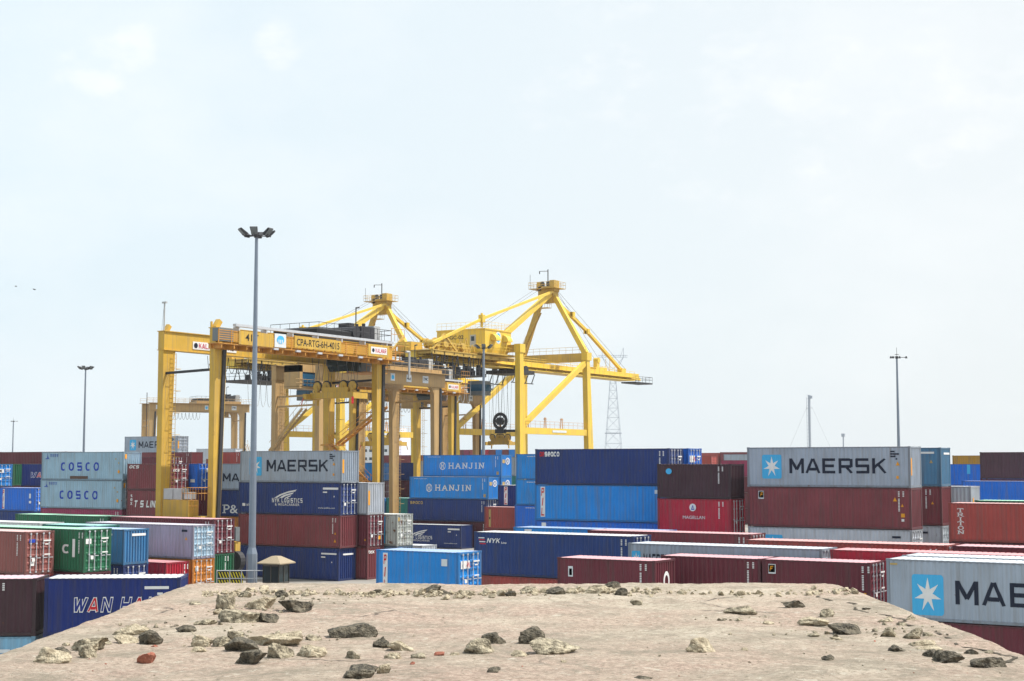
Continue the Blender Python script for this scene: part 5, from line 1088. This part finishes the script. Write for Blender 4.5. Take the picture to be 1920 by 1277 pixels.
def bird(label, loc, s):
    t = thing('bird', label, 'bird', loc, rnd.random() * 3, 'birds in the sky')
    m = MB(); m.tube((-.25 * s, 0, 0), (.05 * s, 0, 0), .03 * s, .1 * s, 6); m.tube((.05 * s, 0, 0), (.3 * s, 0, .02 * s), .1 * s, .03 * s, 6); m.build('body', M['black'], t)
    for sy in (-1, 1):
        m = MB(); m.beam((0, sy * .05 * s, .03 * s), (-.02 * s, sy * .4 * s, .14 * s), .22 * s, .03 * s, .2 * s, .02 * s); m.beam((-.02 * s, sy * .4 * s, .14 * s), (-.12 * s, sy * .85 * s, .05 * s), .2 * s, .02 * s, .04 * s, .01 * s); m.build('wing', M['black'], t)
bird('tiny dark bird in the left sky, the left one of two', (-140.6, 112.4, 31.0), .5)
bird('tiny dark bird in the left sky, the right one of two', (-139.3, 114.0, 30.7), .6)

# ------------------------------------------------------------ the old roof we look across
SZ = 9.0
RR = Vector((math.cos(YAW), math.sin(YAW), 0)); FF = Vector((-math.sin(YAW), math.cos(YAW), 0))
roof = thing('rooftop', 'old sandy rooftop with rubble in the foreground, rounded corners at its far edge', 'rooftop', (0, 0, 0), YAW)
def slab_z(r, f):
    p = Vector((r * 1.1, f * .9, 0)); h = .022 * noise.noise(p) + .007 * noise.noise(p * 6) + .006 * noise.noise(p * 19) + .003 * noise.noise(p * 40)
    d = min(3.62 - abs(r), 16.45 - f); 
    if 11 < f < 16.45: h += .012 * max(0, noise.noise(Vector((r * 5, f * 5, 3)))) * math.exp(-((f - 15.15 - .1 * math.sin(r * 2)) / .35) ** 2)
    return h - .05 * max(0, (.12 - d) / .12) ** 2
NU, NV = 230, 380; v = []; f = []
for j in range(NV + 1):
    q = j / NV; ff = -2.5 + 10.5 * q / .12 if q < .12 else 8.0 + 8.5 * (q - .12) / .88
    for i in range(NU + 1):
        s = i / NU * 2 - 1; back = 16.42 + .06 * s
        hw_l, hw_r = 3.58, 3.72 - .02 * max(0, ff - 11)
        e = max(0, (ff - 15.3) / (16.5 - 15.3)); e = min(1, e)
        cl = 1 - .055 * (1 - math.sqrt(max(0, 1 - e ** 3))); cr_ = 1 - .10 * (1 - math.sqrt(max(0, 1 - e ** 2.2)))
        r = s * (hw_l * cl if s < 0 else hw_r * cr_); r += .012 * noise.noise(Vector((ff * 3, s, 0))) * abs(s) ** 8
        f2 = min(ff, back + .01 * noise.noise(Vector((r * 4, 0, 0)))); v.append((r, f2, SZ + slab_z(r, f2)))
for j in range(NV):
    for i in range(NU):
        a = j * (NU + 1) + i; f.append((a, a + 1, a + NU + 2, a + NU + 1))
me = bpy.data.meshes.new('screed'); me.from_pydata(v, [], f); me.polygons.foreach_set('use_smooth', [True] * len(f)); mobj('screed', me, M['slab'], roof)
m = MB(); m.frus((-3.5, 3.6, -2.4, 16.25), 0, (-3.5, 3.6, -2.4, 16.25), 8.7); m.frus((-3.5, 3.6, -2.5, 16.3), 8.7, (-3.52, 3.6, -2.5, 16.33), SZ - .05); m.build('wall', M['rockL'], roof)

# ------------------------------------------------------------ loose mortar lumps
def rock_mesh(seed, sx, sy, sz, sub=4):
    r_ = random.Random(seed); bm = bmesh.new(); bmesh.ops.create_icosphere(bm, subdivisions=sub, radius=1)
    pl = []
    for i in range(9):
        n = Vector((r_.gauss(0, 1), r_.gauss(0, 1), r_.gauss(0, 1))).normalized(); pl.append((n, r_.uniform(.30, .80)))
    off = Vector((r_.random() * 50, r_.random() * 50, 0)); tilt = r_.uniform(-.25, .25)
    for vv in bm.verts:
        p = vv.co.copy()
        for n, d in pl:
            k = p.dot(n)
            if k > d: p -= n * (k - d) * .93
        nn = p.normalized()
        p += nn * (.20 * noise.noise(p * 1.4 + off) + .08 * noise.noise(p * 3.7 + off) + .06 * noise.noise(p * 9 + off) + .035 * noise.noise(p * 20 + off))
        p.z += tilt * p.x * .5; vv.co = p
    xs = [vv.co.x for vv in bm.verts]; ys = [vv.co.y for vv in bm.verts]; zs = [vv.co.z for vv in bm.verts]
    for vv in bm.verts:
        c = vv.co; x = (c.x - (min(xs) + max(xs)) / 2) / (max(xs) - min(xs)); y = (c.y - (min(ys) + max(ys)) / 2) / (max(ys) - min(ys)); z = (max((c.z - min(zs)) / (max(zs) - min(zs)), .30) - .30) / .70
        vv.co = (x * sx, y * sy, z * sz - .006)
    me = bpy.data.meshes.new('rock'); bm.to_mesh(me); bm.free(); return me
ROCKS = [(-3.026, 9.763, 0.247, 0.106, 'L'), (-3.122, 10.279, 0.141, 0.052, 'D'), (-2.869, 10.055, 0.127, 0.098, 'M'), (-2.971, 10.424, 0.253, 0.102, 'M'), (-3.233, 10.789, 0.07, 0.031, 'L'), (-2.956, 10.821, 0.094, 0.051, 'M'), (-2.832, 10.885, 0.169, 0.071, 'L'), (-2.634, 10.821, 0.184, 0.114, 'D'), (-2.942, 11.46, 0.319, 0.091, 'L'), (-2.414, 9.815, 0.117, 0.082, 'B'), (-2.563, 10.696, 0.046, 0.019, 'B'), (-2.739, 12.021, 0.048, 0.017, 'D'), (-2.55, 11.641, 0.16, 0.059, 'D'), (-2.936, 13.776, 0.115, 0.035, 'M'), (-2.589, 13.375, 0.174, 0.145, 'M'), (-2.551, 12.906, 0.089, 0.056, 'L'), (-2.254, 12.22, 0.345, 0.106, 'M'), (-2.496, 12.1, 0.175, 0.053, 'M'), (-2.01, 12.261, 0.164, 0.089, 'D'), (-1.936, 13.136, 0.304, 0.114, 'D'), (-2.258, 13.327, 0.256, 0.116, 'L'), (-2.648, 14.715, 0.133, 0.075, 'M'), (-2.27, 14.656, 0.133, 0.074, 'D'), (-2.064, 14.833, 0.091, 0.048, 'M'), (-2.225, 10.634, 0.162, 0.092, 'L'), (-2.173, 10.336, 0.105, 0.041, 'L'), (-2.079, 10.634, 0.135, 0.081, 'M'), (-1.885, 10.336, 0.254, 0.101, 'D'), (-1.717, 9.763, 0.212, 0.106, 'D'), (-2.061, 11.114, 0.129, 0.072, 'M'), (-1.571, 10.082, 0.172, 0.113, 'M'), (-1.38, 10.138, 0.231, 0.081, 'L'), (-1.716, 10.727, 0.427, 0.101, 'L'), (-1.48, 11.081, 0.128, 0.052, 'M'), (-1.216, 11.284, 0.38, 0.11, 'D'), (-0.93, 10.634, 0.131, 0.085, 'D'), (-0.78, 10.483, 0.186, 0.072, 'L'), (-1.072, 10.028, 0.105, 0.062, 'M'), (-0.806, 10.055, 0.12, 0.047, 'L'), (-0.637, 10.11, 0.106, 0.04, 'M'), (-0.503, 10.279, 0.074, 0.033, 'B'), (-0.403, 10.307, 0.093, 0.026, 'L'), (-0.223, 10.336, 0.221, 0.112, 'M'), (-0.13, 10.853, 0.185, 0.086, 'D'), (0.146, 10.885, 0.193, 0.13, 'D'), (0.3, 10.25, 0.371, 0.111, 'M'), (0.054, 10.138, 0.125, 0.044, 'L'), (-0.119, 9.391, 0.092, 0.041, 'D'), (-0.929, 9.114, 0.205, 0.089, 'D'), (-0.796, 9.297, 0.088, 0.067, 'L'), (0.342, 9.92, 0.04, 0.022, 'L'), (0.806, 9.136, 0.116, 0.026, 'D'), (-0.653, 9.789, 0.035, 0.025, 'B'), (1.06, 15.656, 0.181, 0.079, 'D'), (1.094, 14.833, 0.129, 0.081, 'D'), (0.438, 14.833, 0.188, 0.081, 'D'), (0.858, 15.016, 0.299, 0.092, 'L'), (0.161, 15.016, 0.185, 0.076, 'M'), (-0.016, 14.715, 0.117, 0.059, 'D'), (-0.826, 15.077, 0.218, 0.082, 'D'), (-1.371, 15.016, 0.141, 0.065, 'D'), (-0.656, 14.954, 0.103, 0.049, 'D'), (-0.461, 14.954, 0.119, 0.054, 'M'), (1.164, 13.933, 0.116, 0.055, 'M'), (1.319, 10.365, 0.229, 0.109, 'L'), (1.988, 12.951, 0.272, 0.08, 'M'), (2.596, 13.674, 0.223, 0.074, 'D'), (2.688, 12.683, 0.133, 0.078, 'M'), (2.459, 12.1, 0.25, 0.07, 'L'), (2.586, 11.531, 0.255, 0.088, 'D'), (2.291, 11.319, 0.094, 0.029, 'M'), (2.42, 11.114, 0.101, 0.028, 'L'), (2.106, 9.92, 0.086, 0.043, 'D'), (1.634, 10.483, 0.049, 0.027, 'L'), (2.115, 12.261, 0.129, 0.036, 'L'), (2.861, 11.319, 0.168, 0.082, 'M'), (3.016, 11.182, 0.146, 0.089, 'M'), (3.162, 11.319, 0.082, 0.037, 'M'), (3.08, 12.261, 0.138, 0.049, 'L'), (3.15, 12.021, 0.087, 0.03, 'M'), (3.344, 12.426, 0.094, 0.054, 'L'), (2.7, 10.424, 0.132, 0.053, 'D'), (2.88, 10.194, 0.129, 0.055, 'D'), (2.882, 9.841, 0.207, 0.082, 'D'), (3.193, 10.365, 0.098, 0.041, 'D'), (3.338, 10.424, 0.068, 0.03, 'M'), (3.082, 9.611, 0.23, 0.073, 'D'), (2.956, 10.513, 0.187, 0.038, 'L'), (2.965, 10.727, 0.202, 0.05, 'L'), (3.187, 13.375, 0.087, 0.024, 'D')]
NAMES = {0: 'rounded pale mortar lump at the lower left corner of the rooftop', 2: 'slanting speckled lump at the lower left, right of the rounded pale one', 3: 'long rounded lump behind the slanting one at lower left', 7: 'dark pointed lump in front of the crumbled flat patch at left',
 8: 'flat crumbled pale patch near the left edge of the rooftop', 9: 'small broken red brick wedge at the lower left', 12: 'flat dark stone lying alone left of the long rubble pile', 14: 'pyramid shaped lump standing up at the left rear', 16: 'long low crumbled bar of mortar at left',
 18: 'dark end piece of the long crumbled bar', 19: 'dark block shaped lump behind the long bar', 20: 'rough pale heap left of the dark block', 24: 'pale lump with dark foot, left of the cluster of stones', 26: 'dark speckled stone in the middle of the left cluster', 26.5: '',
 27: 'split speckled stone in front of the left cluster' , 28: 'biggest dark rounded stone in front of the left cluster', 30: 'crumbly lump right of the biggest dark stone', 31: 'wide crumbly lump at the right end of the left cluster', 32: 'flat pale rubble patch behind the left cluster',
 34: 'long flat dark stone left of the centre', 35: 'dark rounded stone below the long flat dark one', 36: 'flat pale slab chip left of the centre', 41: 'small red brick chip near the centre', 43: 'pale lump with dark underside at the centre', 44: 'dark jagged stone leaning behind the central pale lump',
 45: 'dark upright stone standing right of the centre', 46: 'long pale slab lying in front of the dark upright stone', 47: 'thin pale chip left of the long pale slab', 49: 'speckled dark stone at the bottom edge of the picture', 50: 'small pale lump beside the speckled stone at the bottom edge',
 54: 'dark smooth wedge on the far rim of the rooftop', 55: 'dark pointed stone in front of the wedge on the far rim', 65: 'whitish lump with dark left side, right of the centre', 66: 'flat pale lump with ragged top at the right rear', 67: 'dark stone with thin brown tail at the right rear',
 68: 'egg shaped pale stone at the right rear', 70: 'double dark lump in the right half', 76: 'speckled pale stone at right, left one of two', 77: 'rounded pale stone at right with dark left edge', 82: 'small dark jagged stone near the right edge', 84: 'large dark wedge at the lower right', 87: 'dark flat wedge in the lower right corner'}
mk = dict(L='rockL', M='rockM', D='rockD', B='rockB')
small = dict(L='small pale mortar chip lying on the rooftop', M='small greyish mortar chip lying on the rooftop', D='small dark mortar chip lying on the rooftop', B='tiny red brick crumb lying on the rooftop')
for i, (r, ff, wd, ht, c) in enumerate(ROCKS):
    dp = min(wd * .75, .28) if ht < wd * .7 else wd * .8
    o = mobj('rock', rock_mesh(100 + i, wd * 1.04, dp, ht * .98), M[mk[c]])
    p = RR * r + FF * (ff + dp * .45); o.location = (p.x, p.y, SZ + slab_z(r, ff)); o.rotation_euler = (0, 0, YAW + rnd.uniform(-.12, .12))
    if i in NAMES and NAMES[i]: tag(o, NAMES[i], 'rock')
    else: tag(o, small[c], 'rock', {'L': 'small pale chips on the rooftop', 'M': 'small greyish chips on the rooftop', 'D': 'small dark chips on the rooftop', 'B': 'red brick crumbs on the rooftop'}[c])
def scatter(name, pts, mat):
    V = []; F = []
    protos = [rock_mesh(900 + q, 1, .8, .55, 2) for q in range(5)]
    for (r, ff, s) in pts:
        me = protos[rnd.randrange(5)]; a = rnd.random() * 6.28; n = len(V); p = RR * r + FF * ff; z0 = SZ + slab_z(r, ff)
        for vv in me.vertices:
            x, y, z = vv.co * s; V.append((p.x + x * math.cos(a) - y * math.sin(a), p.y + x * math.sin(a) + y * math.cos(a), z0 + z - .002))
        for pg in me.polygons: F.append(tuple(n + k for k in pg.vertices))
    me = bpy.data.meshes.new(name); me.from_pydata(V, [], F); return mobj(name, me, mat)
pts = []
while len(pts) < 620:                       # broken line of mortar along the far rim
    r = rnd.uniform(-3.1, 3.5); ff = 15.05 + .12 * math.sin(r * 2.1) + rnd.gauss(0, .16); dens = .35 + .65 * (noise.noise(Vector((r * 1.3, 2, 0))) + .5)
    if r > 1.6: dens *= .5
    if rnd.random() < dens: pts.append((r, ff, abs(rnd.gauss(0, .035)) + .014))
tag(scatter('mortar_rubble', pts, M['rockL']), kind='stuff')
pts = []
for cx, cy, n, sp in ((-2.35, 13.3, 60, .28), (-2.0, 11.4, 70, .35), (-2.75, 11.9, 40, .25), (2.75, 11.6, 60, .35), (1.95, 12.6, 25, .2), (-2.0, 14.3, 60, .3)):
    for i in range(n): pts.append((rnd.gauss(cx, sp * 1.2), rnd.gauss(cy, sp * .8), abs(rnd.gauss(0, .02)) + .006))
for i in range(260): pts.append((rnd.uniform(-3.4, 3.4), 8.8 + 7 * rnd.random() ** 1.3, abs(rnd.gauss(0, .008)) + .004))
tag(scatter('gravel', pts, M['rockM']), kind='stuff')
pts = [(rnd.uniform(-3.2, 3.3), 9 + 6.5 * rnd.random(), abs(rnd.gauss(0, .006)) + .004) for i in range(60)]
tag(scatter('brick_grit', pts, M['rockB']), kind='stuff')
# crack along the right rim, its shaded depth coloured onto a flat dark strip
m = MB(); q = None
for i in range(60):
    ff = 15.4 - i * .095; r = 3.02 + .05 * math.sin(i * .5) + .10 * noise.noise(Vector((i * .3, 5, 0))) + .012 * i * .5
    if q and noise.noise(Vector((i * .25, 9, 0))) > -.12:
        a, b = q, (r, ff); wdt = .012 + .012 * rnd.random(); z = SZ + slab_z(r, ff) + .003
        m.quad((a[0] - wdt, a[1], z), (a[0] + wdt, a[1], z), (b[0] + wdt, b[1], z), (b[0] - wdt, b[1], z))
    q = (r, ff)
ck = m.build('crack', M['black'] if 0 else plain('dark_crack', (.06, .05, .035), .9), roof)

# ------------------------------------------------------------ haze
if HAZE > 0:
    hz = MB(); hz.box(-1300, 60, -60, 1500, -1, 125)
    hm = bpy.data.materials.new('haze_air'); hm.use_nodes = True; ht = hm.node_tree; ht.nodes.clear()
    out = ht.nodes.new('ShaderNodeOutputMaterial'); pv = ht.nodes.new('ShaderNodeVolumePrincipled'); pv.inputs['Color'].default_value = (.90, .95, 1, 1); pv.inputs['Density'].default_value = HAZE; pv.inputs['Anisotropy'].default_value = .0
    ht.links.new(pv.outputs[0], out.inputs['Volume']); h = hz.build('haze', hm); h['kind'] = 'stuff'
